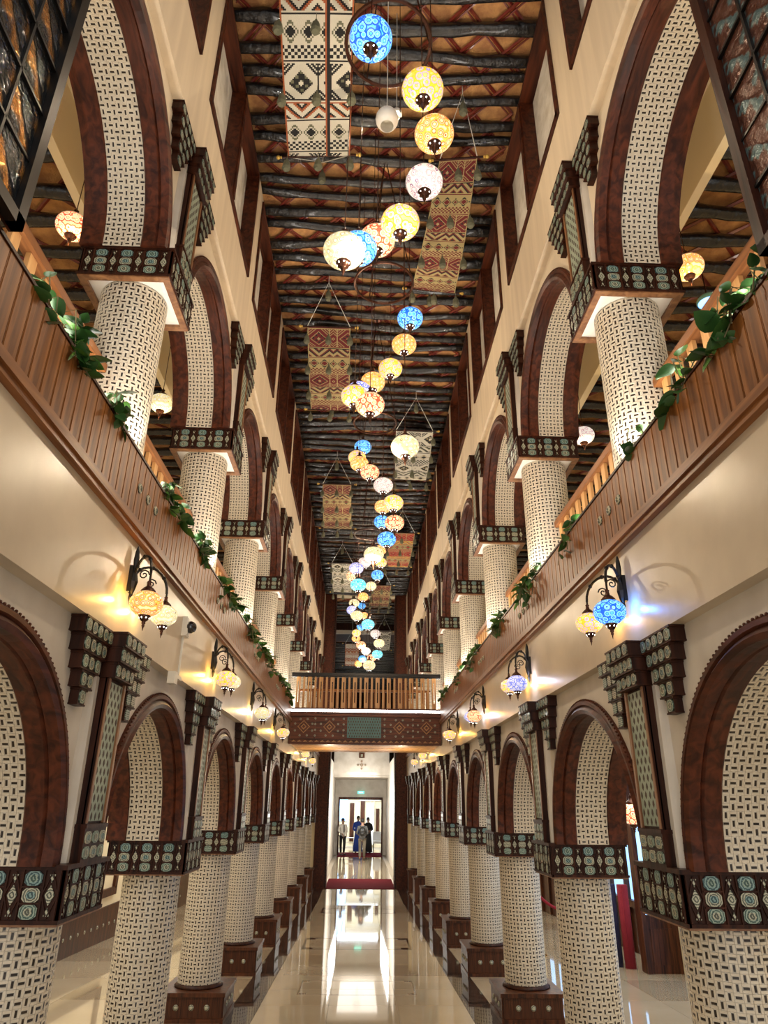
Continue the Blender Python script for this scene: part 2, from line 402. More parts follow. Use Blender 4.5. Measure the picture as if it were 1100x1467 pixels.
def joined_tiles(faces):
    b = MB()
    for face in faces:
        f, rz = face_map(face); wd = (X1 - X0) if face != 'side' else 2 * HY; M = Matrix.Rotation(rz, 3, 'Z')
        for kind, u, v, su, sv, mi in tile_layout(wd, CZ0, CZ1):
            pts = [M @ Vector((a, 0, c)) + Vector(f(u, v)) for a, c in tile_pts(kind, su, sv)]
            b.poly(pts, M @ Vector((0, -.005, 0)), mi)
    return b.mesh('glazed_tiles', GZ)
JT_ALL = joined_tiles(['front', 'back', 'side']); JT_BACK = joined_tiles(['back'])
# pedestal pieces
PW = .30
def ped(k):
    b = MB(); zt = .19; zb = min(zf(colY(k) - .3), zf(colY(k) + .3)) - .02
    c = (X0 + X1) / 2
    b.box(c - .30, c + .30, -.31, .31, zb, zt - .03); b.box(c - .325, c + .325, -.335, .335, zt - .035, zt)
    b.box(c - .32, c + .32, -.33, .33, zb, zf(colY(k)) + .045)
    return b.mesh('pedestal', ped_wood), zt, zf(colY(k)) + .045
def stud_mesh():
    b = MB(); b.lathe([(.026, 0), (.026, .004), (.020, .010), (.008, .014), (.001, .015)], 12); return b.mesh('stud', glaze2, True)
STUD = stud_mesh()
def make_column(s, k, lvl):
    loc, rz = base(s, k, lvl)
    lv = 'upper gallery' if lvl else 'ground floor'
    t = thing('mosaic_column', 'mosaic column with tiled square capital, %s row of the %s, %s' % (SIDE[s], lv, nth(k)),
              'column', loc, rz, '%s %s mosaic columns' % (SIDE[s], lv))
    sh, mo = UPP if lvl else LOW
    obj('shaft', sh, t); obj('mosaic', mo, t, kind='stuff')
    cp = obj('capital', CAP, t); obj('soffit', SOF, cp)
    near = k < (2 if lvl == 0 else 2)
    if near:
        vis = ['side', 'front' if s < 0 else 'back']
        for face in vis:
            f, r = face_map(face); wd = (X1 - X0) if face != 'side' else 2 * HY
            for kind, u, v, su, sv, mi in tile_layout(wd, CZ0, CZ1):
                obj('tile', tile_mesh(kind, su, sv, mi), cp, f(u, v), (0, 0, r))
    else:
        obj('glazed_tiles', JT_ALL, cp, kind='stuff')
    if lvl == 0:
        pm, zt, zb = ped(k); pd = obj('pedestal', pm, t); obj('base_ring', RING, t, (0, 0, zt))
        c = (X0 + X1) / 2; h = zt - .035 - zb
        if k >= 2 and k <= 6:
            pb = MB(); pb.box(-.047, .047, -.012, 0, 0, h); pme = pb.mesh('plank', ped_wood)
            yy = -.30 if s < 0 else .30
            for i in range(6):
                obj('plank', pme, pd, (c - .25 + i * .1, yy, zb), (0, 0, 0 if s < 0 else PI))
                obj('plank', pme, pd, (c + .30, -.25 + i * .1, zb), (0, 0, PI / 2))
            for i in range(3):
                obj('stud', STUD, pd, (c - .15 + i * .15, yy - .012 if s < 0 else yy + .012, zb + h / 2), (PI / 2 if s < 0 else -PI / 2, 0, 0))
                obj('stud', STUD, pd, (c + .312, -.15 + i * .15, zb + h / 2), (0, PI / 2, 0))
    else:
        obj('base_ring', RING, t, (0, 0, 3.45 - DZ))
    return t
for lvl in (0, 1):
    for s in (-1, 1):
        for k in range(NCOL): make_column(s, k, lvl)

# ------------------------------------------------------------------ arcade walls with arches
AZ = CZ1; WF, WB = .22, -.285
NA = 28
def ell(r_a, r_b, i, n=NA):
    t = PI * i / n; return (-r_a * math.cos(t), AZ + r_b * math.sin(t))
def wall_mesh(z_top_in, top_extra):
    """one bay from column axis to next, hole = arch; y from 0 to BAY"""
    b = MB(); cy = BAY / 2; ha, hb = .925, .93
    pts = [(cy + ell(ha, hb, i)[0], ell(ha, hb, i)[1]) for i in range(NA + 1)]
    for x, flip in ((WF, False), (WB, True)):
        for i in range(NA):
            (ya, za), (yb, zb) = pts[i], pts[i + 1]
            q = [(x, ya, za), (x, yb, zb), (x, yb, z_top_in), (x, ya, z_top_in)]
            b.add(q if not flip else q[::-1], [(0, 1, 2, 3)])
        for ya, yb in ((0, pts[0][0]), (pts[-1][0], BAY)):
            q = [(x, ya, AZ), (x, yb, AZ), (x, yb, z_top_in), (x, ya, z_top_in)]
            b.add(q if not flip else q[::-1], [(0, 1, 2, 3)])
    for i in range(NA):
        (ya, za), (yb, zb) = pts[i], pts[i + 1]
        b.add([(WB, ya, za), (WF, ya, za), (WF, yb, zb), (WB, yb, zb)], [(0, 1, 2, 3)])
    for ya, yb in ((0, pts[0][0]), (pts[-1][0], BAY)):
        b.add([(WB, ya, AZ), (WF, ya, AZ), (WF, yb, AZ), (WB, yb, AZ)], [(3, 2, 1, 0)])
    b.add([(WB, 0, z_top_in), (WF, 0, z_top_in), (WF, BAY, z_top_in), (WB, BAY, z_top_in)], [(0, 1, 2, 3)])
    return b
def profile_sweep(prof, a0, b0, m, name, n=36):
    """prof: list of (x, dr) closed ring; sweep along the arch"""
    b = MB(); K = len(prof); cy = 0
    for i in range(n + 1):
        t = PI * i / n
        for x, dr in prof:
            b.v.append((x, -(a0 + dr) * math.cos(t), AZ + (b0 + dr) * math.sin(t)))
    for i in range(n):
        for j in range(K):
            q = (j + 1) % K; b.f.append((i * K + j, i * K + q, (i + 1) * K + q, (i + 1) * K + j)); b.m.append(0)
    b.f.append(tuple(range(K))); b.m.append(0); b.f.append(tuple(range(n * K + K - 1, n * K - 1, -1))); b.m.append(0)
    return b.mesh(name, m)
ARCH_IN = profile_sweep([(.215, .09), (.235, .09), (.252, .075), (.252, .055), (.238, .047), (.25, .035), (.262, .02), (.25, -.005), (.20, -.012), (.19, .002), (.178, -.010), (.10, -.010), (.09, .0), (.09, .05), (.215, .06)], .865, .865, arch_wood, 'archivolt')
ARCH_OUT = profile_sweep([(-.28, .09), (-.305, .08), (-.305, -.005), (-.25, -.012), (-.16, -.010), (-.155, .0), (-.155, .05), (-.28, .06)], .865, .865, arch_wood, 'archivolt')
def scallop():
    b = MB(); n = 92
    for i in range(n):
        t = PI * (i + .5) / n; rr = (.785 + .09); c = Vector((.240, -(.952) * math.cos(t), AZ + (.952) * math.sin(t)))
        b.ball(tuple(c), .008, n=6, k=4)
    return b.mesh('scalloped_edge', arch_wood)
SCAL = scallop()
def band_meshes():
    a0, b0 = .87, .87; n = 36
    b = MB()
    for i in range(n + 1):
        t = PI * i / n
        for x in (-.156, .091): b.v.append((x, -a0 * math.cos(t), AZ + b0 * math.sin(t)))
        for x in (.091, -.156): b.v.append((x, -(a0 + .06) * math.cos(t), AZ + (b0 + .055) * math.sin(t)))
    for i in range(n):
        for j in range(4):
            q = (j + 1) % 4; b.f.append((i * 4 + j, i * 4 + q, i * 4 + 4 + q, i * 4 + 4 + j)); b.m.append(0)
    base_m = b.mesh('arch_lining', grout)
    # arc-length table
    P = []; L = [0]
    for i in range(401):
        t = PI * i / 400; P.append((-a0 * math.cos(t), AZ + b0 * math.sin(t)))
        if i: L.append(L[-1] + math.hypot(P[i][0] - P[i - 1][0], P[i][1] - P[i - 1][1]))
    tot = L[-1]; nv = round(tot / CELL / 2) * 2
    def pl(u, v):
        j = next(q for q in range(1, 401) if L[q] >= v or q == 400); f = (v - L[j - 1]) / (L[j] - L[j - 1])
        y = P[j - 1][0] * (1 - f) + P[j][0] * f; z = P[j - 1][1] * (1 - f) + P[j][1] * f
        ty, tz = P[j][0] - P[j - 1][0], P[j][1] - P[j - 1][1]; d = math.hypot(ty, tz)
        ev = Vector((0, ty / d, tz / d)); en = Vector((0, tz / d, -ty / d))
        return Vector((-.156 + u, y, z)), Vector((1, 0, 0)), ev, en
    b2 = MB(); mosaic_cells(b2, 7, nv, .247 / 7, tot / nv, pl)
    return base_m, b2.mesh('mosaic', [tile_b, tile_d])
BAND, BANDM = band_meshes()
LEDGE = 2.72
for lvl in (0, 1):
    for s in (-1, 1):
        root = setting('wall_%s' % SIDE[s], None, (0, 0, 0))
        root['label'] = '%s arcade wall of the %s with round arches' % (SIDE[s], 'upper gallery' if lvl else 'ground floor')
        wm = wall_mesh(LEDGE, 0).mesh('arch_wall', plaster_w if lvl == 0 else plaster_hi)
        ks = range(-1, NCOL)
        for k in ks:
            y_off = colY(k)
            if s < 0: loc, rz = (-1.69, y_off, DZ * lvl), 0
            else: loc, rz = (1.69, y_off + BAY, DZ * lvl), PI
            obj('arch_wall', wm, root, loc, (0, 0, rz))
            cl = (s * 1.69, y_off + BAY / 2, DZ * lvl); r2 = 0 if s < 0 else PI
            a = obj('archivolt', ARCH_IN, root, cl, (0, 0, r2)); obj('scalloped_edge', SCAL, a)
            obj('archivolt', ARCH_OUT, root, cl, (0, 0, r2))
            li = obj('arch_lining', BAND, root, cl, (0, 0, r2)); obj('mosaic', BANDM, li, kind='stuff')

# ------------------------------------------------------------------ pilaster block, carved strip, stepped brackets
def block():
    b = MB(); z0, z1 = CZ1, LEDGE; ya, yb, xa, xb = .205, .20, .262, .25
    b.add([(.22, -ya, z0), (xa, -ya + .03, z0), (xa, ya - .03, z0), (.22, ya, z0), (.22, -yb, z1), (xb, -yb + .03, z1), (xb, yb - .03, z1), (.22, yb, z1)],
          [(0, 1, 5, 4), (1, 2, 6, 5), (2, 3, 7, 6), (4, 5, 6, 7), (0, 3, 2, 1)])
    return b.mesh('pilaster_block', plaster_w)
BLOCK = block()
def strip_board():
    b = MB(); b.box(.22, .292, -.135, .135, CZ1, LEDGE - .01)
    b.box(.285, .302, -.135, -.115, CZ1 + .165, 2.49); b.box(.285, .302, .115, .135, CZ1 + .165, 2.49)
    b.box(.24, .312, -.145, .145, CZ1 + .005, CZ1 + .155); b.box(.24, .318, -.15, .15, CZ1 + .15, CZ1 + .168)
    return b.mesh('board', [dwood])
def strip_mould():
    b = MB(); b.box(.292, .306, -.132, -.108, CZ1 + .17, 2.488); b.box(.292, .306, .108, .132, CZ1 + .17, 2.488); return b.mesh('side_moulding', trim_wood)
def strip_fret():
    b = MB(); z0, z1 = CZ1 + .18, 2.475
    b.box(.290, .297, -.104, .104, z0, z1, 0)
    rows = 16; h = (z1 - z0) / rows
    for r in range(rows):
        for i in range(4 if r % 2 else 3):
            n = 4 if r % 2 else 3; y = (i - (n - 1) / 2) * .054; z = z0 + h * (r + .5)
            sy, sz = .012, h * .46
            b.poly([(.2968, y, z - sz), (.2968, y + sy, z - sz * .2), (.2968, y + sy * .7, z + sz * .5), (.2968, y, z + sz), (.2968, y - sy * .7, z + sz * .5), (.2968, y - sy, z - sz * .2)], (.0012, 0, 0), 1)
    return b.mesh('fret_panel', [fret, recess])
def rows_block(rows, x_back, m=dwood):
    """rows: (z0, z1, half_width, x_front)"""
    b = MB()
    for z0, z1, hw, xf in rows:
        b.box(x_back, xf, -hw, hw, z0 + .004, z1); b.box(x_back, xf + .006, -hw - .005, hw + .005, z1 - .010, z1 + .001)
        b.box(x_back, xf + .004, -hw - .004, hw + .004, z0, z0 + .008)
    return b
def row_tiles(rows, ntile):
    out = []
    for (z0, z1, hw, xf), n in zip(rows, ntile):
        w = 2 * hw / n
        for i in range(n):
            out.append((xf + .001, -hw + w * (i + .5), (z0 + z1) / 2, w * .38, (z1 - z0) * .36, i % 2))
    return out
BR_B = [(2.49, 2.567, .145, .332), (2.567, 2.644, .16, .352), (2.644, 2.72, .168, .368)]
BR_A = [(2.322, 2.40, .045, .262), (2.40, 2.48, .082, .270), (2.48, 2.56, .118, .278), (2.56, 2.64, .152, .286), (2.64, 2.718, .188, .294)]
BOARD, MOULD, FRET = strip_board(), strip_mould(), strip_fret()
BBODY = rows_block(BR_B, .22).mesh('crown_bracket', dwood); ABODY = rows_block(BR_A, .22).mesh('bracket_body', dwood)
BT = row_tiles(BR_B, [4, 5, 4]); AT = row_tiles(BR_A, [1, 2, 3, 4, 5])
CT = [(.313, -.145 + .0483 * (2 * i + 1), CZ1 + .045 + .065 * j, .038, .026, (i + j) % 2) for i in range(3) for j in range(2)]
def tilejoin(ts):
    b = MB()
    for x, y, z, su, sv, mi in ts:
        b.poly([(x - .003, y + u, z + v) for u, v in tile_pts('oct', su, sv)], (.006, 0, 0), mi)
    return b.mesh('glazed_tiles', GZ)
BTJ, ATJ, CTJ = tilejoin(BT), tilejoin(AT), tilejoin(CT)
UPT = {}
def put_tiles(ts, par, me, single):
    if single:
        for x, y, z, su, sv, mi in ts: obj('tile', tile_mesh('oct', su, sv, mi), par, (x - .001, y, z), (0, 0, PI / 2))
    else: obj('glazed_tiles', me, par, kind='stuff')
for lvl in (0, 1):
    lv = 'upper gallery' if lvl else 'ground floor'
    for s in (-1, 1):
        for k in range(NCOL):
            loc, rz = base(s, k, lvl)
            t = thing('carved_pilaster', 'green fretwork pilaster above the %s %s column, %s' % (SIDE[s], lv, nth(k)), 'pilaster', loc, rz, '%s %s carved pilasters' % (SIDE[s], lv))
            obj('pilaster_block', BLOCK, t); obj('board', BOARD, t); obj('side_moulding', MOULD, t); obj('fret_panel', FRET, t)
            cb = obj('crown_bracket', BBODY, t); near = k < 2
            put_tiles(BT, cb, BTJ, near); put_tiles(CT, t, CTJ, near)
            for g in (-1, 1):
                e = g if s < 0 else -g
                side = 'just before' if g < 0 else 'just past'
                q = thing('stepped_bracket', 'stepped tiled bracket %s the %s %s pilaster, %s' % (side, SIDE[s], lv, nth(k)), 'bracket',
                          (loc[0], loc[1] + g * .345, loc[2]), rz, '%s %s stepped brackets' % (SIDE[s], lv))
                obj('bracket_body', ABODY, q); put_tiles(AT, q, ATJ, near and g < 0)

# ------------------------------------------------------------------ plaster bands, slabs, clerestory, windows
YA, YB = 0.6, 22.9
for s in (-1, 1):
    b = MB()
    def bx(xa, xb, ya, yb, za, zb, m=0):
        x0, x1 = sorted((s * xa, s * xb)); b.box(x0, x1, ya, yb, za, zb, m)
    bx(1.40, 1.975, YA, YB, LEDGE, 3.30, 0)
    setting('wall_%s' % SIDE[s], b.mesh('plaster_band', plaster))['label'] = 'polished plaster band above the %s ground floor arches' % SIDE[s]
    b = MB(); bx(1.42, 4.3, YA, YB, 3.30, 3.45)
    setting('ceiling', b.mesh('gallery_slab', white))['label'] = 'slab under the %s gallery' % SIDE[s]
    # clerestory
    b = MB(); zb0, w0, w1, zt = LEDGE + DZ, 7.04, 8.50, 8.58
    bx(1.40, 1.975, YA, YB, zb0, w0); bx(1.40, 1.975, YA, YB, w1, zt)
    edges = []
    for k in range(-1, 9): edges.append((colY(k) - .04 + .0, colY(k) + 1.92))
    prev = YA
    for ya, yb in edges:
        if yb > YB: break
        ya = max(ya, YA); bx(1.40, 1.975, prev, ya, w0, w1); prev = yb
    bx(1.40, 1.975, prev, YB, w0, w1)
    setting('wall_%s' % SIDE[s], b.mesh('clerestory', plaster_up))['label'] = 'upper %s wall with wooden framed niches' % SIDE[s]
    n = 0
    for ya, yb in edges:
        if yb > YB: break
        n += 1; cy = (ya + yb) / 2; hw = (yb - ya) / 2; hz = (w1 - w0) / 2
        w = setting('window_%d' % (n if s < 0 else n + 20), None, (s * 1.40, cy, (w0 + w1) / 2), (0, 0, 0 if s < 0 else PI))
        w['label'] = 'wooden framed niche window in the upper %s wall' % SIDE[s]
        if 'WIN' not in UPT:
            f = MB(); o = .02
            f.box(-.26, o, -hw, -hw + .035, -hz, hz); f.box(-.26, o, hw - .035, hw, -hz, hz); f.box(-.26, o, -hw, hw, -hz, -hz + .035); f.box(-.26, o, -hw, hw, hz - .035, hz)
            t = .045
            f.box(0, .022, -hw - t + .04, -hw + .04, -hz - .02, hz); f.box(0, .022, hw - .04, hw + t - .04, -hz - .02, hz); f.box(0, .022, -hw, hw, -hz - .02, -hz + .03)
            m2 = MB(); m2.box(-.125, .015, -.045, .045, -hz + .03, hz - .03); m2.box(-.01, .028, -.03, .03, -hz + .03, hz - .03)
            p = MB(); p.box(-.27, -.12, -hw + .03, hw - .03, -hz + .03, hz - .03)
            UPT['WIN'] = (f.mesh('window_frame', arch_wood), m2.mesh('mullion', arch_wood), p.mesh('back_panel', stone_w))
        f, m2, p = UPT['WIN']; obj('window_frame', f, w); obj('mullion', m2, w); obj('back_panel', p, w)

# aisle and gallery outer walls, gallery ceilings
for s in (-1, 1):
    b = MB(); x0, x1 = sorted((s * 4.3, s * 4.45))
    if s < 0:
        b.box(x0, x1, YA, 23.2, -.6, 7.4)
    else:
        b.box(x0, x1, YA, 4.6, -.6, 7.4); b.box(x0, x1, 4.6, 18.4, 2.6, 7.4)
        for ya, yb in ((5.6, 7.0), (8.6, 9.0), (10.2, 11.6), (13.2, 14.0), (15.6, 16.6), (18.2, 23.2)): b.box(x0, x1, ya, yb, -.6, 2.6)
        b.box(x0, x1, 4.6, 5.6, 2.0, 2.6)
        b.box(x0, x1, 18.2, 23.2, 2.6, 7.4)
    setting('wall_%s' % SIDE[s], b.mesh('outer_wall', cream))['label'] = 'outer wall of the %s aisle' % SIDE[s]
    b = MB(); x0, x1 = sorted((s * 1.975, s * 2.35)); b.box(x0, x1, YA, YB, 6.75, 6.85); x0, x1 = sorted((s * 2.35, s * 2.42)); b.box(x0, x1, YA, YB, 6.20, 6.85)
    setting('trim_%d' % (1 if s < 0 else 2), b.mesh('gallery_cornice', cream))['label'] = 'cream cornice over the %s gallery' % SIDE[s]
# tiled baseboard on the left aisle wall
bb = MB(); bb.box(-4.30, -4.26, 3, 23, -.45, .30)
bo = setting('baseboard_left', bb.mesh('baseboard', ped_wood))
for i in range(40): obj('stud', STUD, bo, (-4.26, 7.5 + i * .28, zf(7.5 + i * .28) + .24), (0, PI / 2, 0))
fr = MB()
for ya in (8.2, 11.2, 14.2, 17.2):
    for q in ((ya, ya + .12, .55, 2.2), (ya + 2.2, ya + 2.32, .55, 2.2), (ya, ya + 2.32, .45, .57), (ya, ya + 2.32, 2.15, 2.27)):
        fr.box(-4.30, -4.25, q[0], q[1], q[2], q[3])
setting('trim_3', fr.mesh('wall_frames', ped_wood))['label'] = 'tiled wooden wall frames in the left aisle'

# main ceiling -----------------------------------------------------
b = MB(); b.box(-2.0, 2.0, 0.6, 23.2, 8.72, 8.90); b.box(-3.1, 3.1, 23.6, 46, 8.72, 8.9)
ceil = setting('ceiling', b.mesh('ceiling', mattan)); ceil['label'] = 'woven matting ceiling over the hall'
rl = random.Random(11)
def log_mesh(L, r, seed, wob=.03):
    q = random.Random(seed); n = 14; ph = q.random() * 6; ph2 = q.random() * 6
    pts = []; rs = []
    for i in range(n + 1):
        x = -L / 2 + L * i / n
        pts.append((x, wob * math.sin(x * 2.1 + ph) + q.uniform(-.009, .009), .5 * wob * math.sin(x * 1.7 + ph2))); rs.append(r * q.uniform(.84, 1.16))
    b = MB(); b.tube(pts, rs, 8); return b.mesh('log', logm, True)
LOGS = [log_mesh(3.1, .053 + .004 * (i % 4), i) for i in range(8)]
y = 1.7; i = 0
while y < 22.9:
    obj('log', LOGS[rl.randrange(8)], ceil, (rl.uniform(-.05, .05), y, 8.655 + rl.uniform(-.012, .012)), (0, 0, rl.uniform(-.02, .02) + (PI if rl.random() < .5 else 0)))
    y += .262 + rl.uniform(-.05, .05)
LOGF = [log_mesh(6.1, .06, 50 + i) for i in range(3)]
y = 24
while y < 44:
    if not 27.0 < y < 28.4: obj('log', LOGF[rl.randrange(3)], ceil, (0, y, 8.66), (0, 0, rl.uniform(-.02, .02)))
    y += .42
# red canes: crossing diagonals above the logs
CL = 3.9; sb = MB(); sb.tube([(-CL / 2, 0, 0), (0, .01, .004), (CL / 2, 0, 0)], .017, 5); ST1 = sb.mesh('cane', stick)
sb = MB(); sb.tube([(-CL / 2, 0, 0), (CL / 2, 0, 0)], .009, 4); ST2 = sb.mesh('cane', stick)
y = 0.6
while y < 24.6:
    for g in (-1, 1):
        a = g * .78
        obj('cane', ST1, ceil, (0, y + (0 if g > 0 else .21), 8.700 + .010 * g), (0, 0, a))
        if y < 14: obj('cane', ST2, ceil, (0, y + .055 + (0 if g > 0 else .21), 8.700 + .010 * g), (0, 0, a))
    y += .42
# gallery ceilings
GLG = [log_mesh(1.95, .055, 80 + i) for i in range(4)]
for s in (-1, 1):
    b = MB(); x0, x1 = sorted((s * 2.42, s * 4.3)); b.box(x0, x1, YA, 23.2, 6.44, 6.52)
    gc = setting('ceiling', b.mesh('gallery_ceiling', mattan)); gc['label'] = 'log and matting ceiling of the %s gallery' % SIDE[s]
    y = 2.6
    while y < 22:
        obj('log', GLG[rl.randrange(4)], gc, (s * 3.38, y, 6.33), (0, 0, rl.uniform(-.02, .02))); y += .29 + rl.uniform(-.04, .04)
    y = 2.2
    while y < 14:
        for g in (-1, 1):
            o = obj('cane', ST1, gc, (s * 3.36, y, 6.41 + .012 * g), (0, 0, g * .75)); o.scale = (.62, 1, 1)
        y += .42

# ------------------------------------------------------------------ wooden fascia of the galleries
PLK = MB(); PLK.box(0, .016, -.0485, .0485, 0, .36); PLK.box(.016, .019, -.044, .044, .004, .356); PLM = PLK.mesh('plank', fwood)
BMB = MB(); BMB.lathe([(.030, 0), (.030, .006), (.022, .012), (.010, .018), (.001, .02)], 14); BOSS = BMB.mesh('boss', glaze2, True)
for s in (-1, 1):
    t = thing('wooden_fascia', 'long brown plank fascia with moulding edging the %s gallery' % SIDE[s], 'fascia', (s * 1.40, 0, 0), 0 if s < 0 else PI, 'gallery fascias')
    def yy(y): return y if s < 0 else -y
    def nb(name, parts, m):
        q = MB()
        for xa, xb, za, zb in parts: q.box(xa, xb, min(yy(.8), yy(12.95)), max(yy(.8), yy(12.95)), za, zb); q.box(xa, xb, min(yy(15), yy(22.8)), max(yy(15), yy(22.8)), za, zb)
        return obj(name, q.mesh(name, m), t)
    nb('lower_moulding', [(.0, .035, 3.27, 3.30), (-.02, .048, 3.30, 3.345), (-.02, .030, 3.345, 3.36)], rail_wood)
    nb('top_cap', [(-.018, .026, 3.715, 3.73)], dwood)
    nb('backing', [(-.018, 0, 3.36, 3.715)], dwood)
    y = .85
    while y < 22.75:
        if not 12.93 < y < 15.02: obj('plank', PLM, t, (0, yy(y), 3.357))
        y += .1
    for k in range(NCOL):
        if k == 4: continue
        for j in (-1, 0, 1): obj('boss', BOSS, t, (.018, yy(colY(k) - .02 + j * .16), 3.545), (0, PI / 2, 0))

# gallery railings between the columns
def railing(ya, yb):
    L = yb - ya
    h = MB(); h.box(-.035, .035, -L / 2, L / 2, 4.30, 4.35); h.box(-.025, .025, -L / 2, L / 2, 4.35, 4.37)
    lo = MB(); lo.box(-.02, .02, -L / 2, L / 2, 3.52, 3.56)
    return h.mesh('handrail', rail_wood), lo.mesh('lower_rail', rail_wood)
BALM = MB(); BALM.box(-.012, .012, -.035, .035, 3.45, 4.30); BAL = BALM.mesh('baluster', yel_wood)
RH, RL = railing(0, BAY - .44)
for s in (-1, 1):
    for k in range(-1, NCOL - 1):
        t = thing('gallery_railing', 'wooden railing in the %s gallery, bay %s' % (SIDE[s], 'before the nearest column' if k < 0 else 'behind the %s column' % nth(k)), 'railing',
                  (s * 1.72, colY(k) + BAY / 2, 0), 0, '%s gallery railings' % SIDE[s])
        obj('handrail', RH, t); obj('lower_rail', RL, t)
        for i in range(11): obj('baluster', BAL, t, (0, -.84 + i * .168, 0))

# ------------------------------------------------------------------ bridge across the hall
BY = 12.97
br_wood = mat('bridge_wood', (.045, .012, .005), .4, wood=(0, 2.0, (.15, .040, .014)), spec=.3)
br_gold = mat('bridge_inlay', (.40, .19, .055), .4, noise=(60, (.22, .09, .03), .45, .6))
t = thing('footbridge', 'carved wooden bridge crossing the hall with slatted balustrade', 'bridge', (0, BY, 0))
b = MB(); b.box(-1.39, 1.39, .02, 2.0, 3.42, 3.46); b.box(-1.39, 1.39, 1.95, 2.02, 2.95, 3.46); obj('deck', b.mesh('deck', dwood), t)
b = MB(); b.box(-1.39, 1.39, 0, .05, 2.90, 3.43); b.box(-1.39, 1.39, -.025, .0, 3.39, 3.43); b.box(-1.39, 1.39, -.025, 0, 2.90, 2.935); b.box(-1.39, 1.39, -.015, 0, 2.985, 2.997)
for x in (-1.375, -.93, -.41, .36, .88, 1.36): b.box(x - .015, x + .015, -.012, 0, 2.99, 3.39)
bp = obj('beam_panel', b.mesh('beam_panel', br_wood), t)
b = MB(); b.box(-.335, .285, -.012, 0, 3.02, 3.38)
for r in range(7):
    for i in range(14 if r % 2 else 13):
        x = -.025 + (i - (13 if r % 2 else 12) / 2) * .044; z = 3.045 + r * .051
        b.poly([(x, -.0118, z - .022), (x + .012, -.0118, z), (x, -.0118, z + .022), (x - .012, -.0118, z)], (0, -.0015, 0), 1)
obj('fret_panel', b.mesh('fret_panel', [fret_t, recess]), bp)
med = MB()
for q, mi, yv in ((.115, 0, 0), (.095, 1, -.004), (.055, 0, -.008), (.03, 1, -.012)): med.poly([(0, yv, -q), (q, yv, 0), (0, yv, q), (-q, yv, 0)], (0, -.005, 0), mi)
MED = med.mesh('medallion', [br_gold, br_wood])
sm = MB(); sm.poly([(.018 * math.cos(a * PI / 4), 0, .018 * math.sin(a * PI / 4)) for a in range(8)], (0, -.006, 0)); SMD = sm.mesh('stud', glaze2)
for x in (-1.13, -.66, .62, 1.12):
    obj('medallion', MED, bp, (x, -.001, 3.205))
    for a in range(8): obj('stud', SMD, bp, (x + .17 * math.cos(a * PI / 4 + .39), -.001, 3.195 + .155 * math.sin(a * PI / 4 + .39)))
for x in (-.92, -.40, .35, .87):
    for j in range(4): obj('stud', SMD, bp, (x, -.013, 3.05 + j * .1))
tri = MB(); tri.poly([(-.045, 0, 0), (.045, 0, 0), (0, 0, .035)], (0, -.006, 0)); TRI = tri.mesh('tooth', br_gold)
for i in range(26): obj('tooth', TRI, bp, (-1.3 + i * .104, -.001, 2.94))
# underside panel with zigzag
b = MB(); b.box(-1.36, 1.36, .05, 1.95, 2.905, 2.93, 0)
for yv in (.12, .9, 1.7):
    for i in range(54):
        x = -1.34 + i * .05; g = 1 if i % 2 else -1
        b.poly([(x, yv + .03 * g, 2.905), (x + .05, yv - .03 * g, 2.905), (x + .05, yv - .03 * g + .014, 2.905), (x, yv + .03 * g + .014, 2.905)][::-1], (0, 0, -.003), 1)
obj('underside', b.mesh('underside', [yel_wood, dwood]), t)
for x in (-.7, .7): lamp('POINT', 'bridge_underside_fill', (x, BY + 1.0, 2.45), 26, WARM, 0.0)  # bare point fills added to brighten the bridge underside
b = MB(); b.box(-1.38, 1.38, -.04, .02, 3.47, 3.51); obj('light_strip', b.mesh('light_strip', led), t)
b = MB(); b.box(-1.39, 1.39, -.02, .06, 3.43, 3.47); b.box(-1.39, 1.39, -.02, .06, 3.51, 3.54); obj('bottom_rail', b.mesh('bottom_rail', dwood), t)
b = MB(); b.box(-1.40, 1.40, -.02, .06, 4.13, 4.18); b.box(-1.40, 1.40, 0, .04, 4.10, 4.13); obj('handrail', b.mesh('handrail', black), t)
b = MB(); 
for xa, xb, za, zb in ((-.038, -.010, 3.64, 4.02), (.010, .038, 3.64, 4.02), (-.038, .038, 3.54, 3.64), (-.038, .038, 4.02, 4.11)): b.box(xa, xb, 0, .025, za, zb)
WB_ = b.mesh('wide_baluster', yel_wood)
b = MB(); b.box(-.018, .018, 0, .025, 3.54, 4.11); NB_ = b.mesh('narrow_baluster', yel_wood)
for i in range(13):
    x = -1.27 + i * .2117; obj('wide_baluster', WB_, t, (x, 0, 0))
    if i < 12: 
        obj('narrow_baluster', NB_, t, (x + .1058, 0, 0))
b = MB(); b.box(-1.40, 1.40, 1.94, 2.0, 4.13, 4.18); b.box(-1.39, 1.39, 1.95, 1.99, 3.46, 3.72)
for i in range(27): b.box(-1.33 + i * .102 - .02, -1.33 + i * .102 + .02, 1.95, 1.975, 3.72, 4.13)
obj('far_balustrade', b.mesh('far_balustrade', fwood), t)

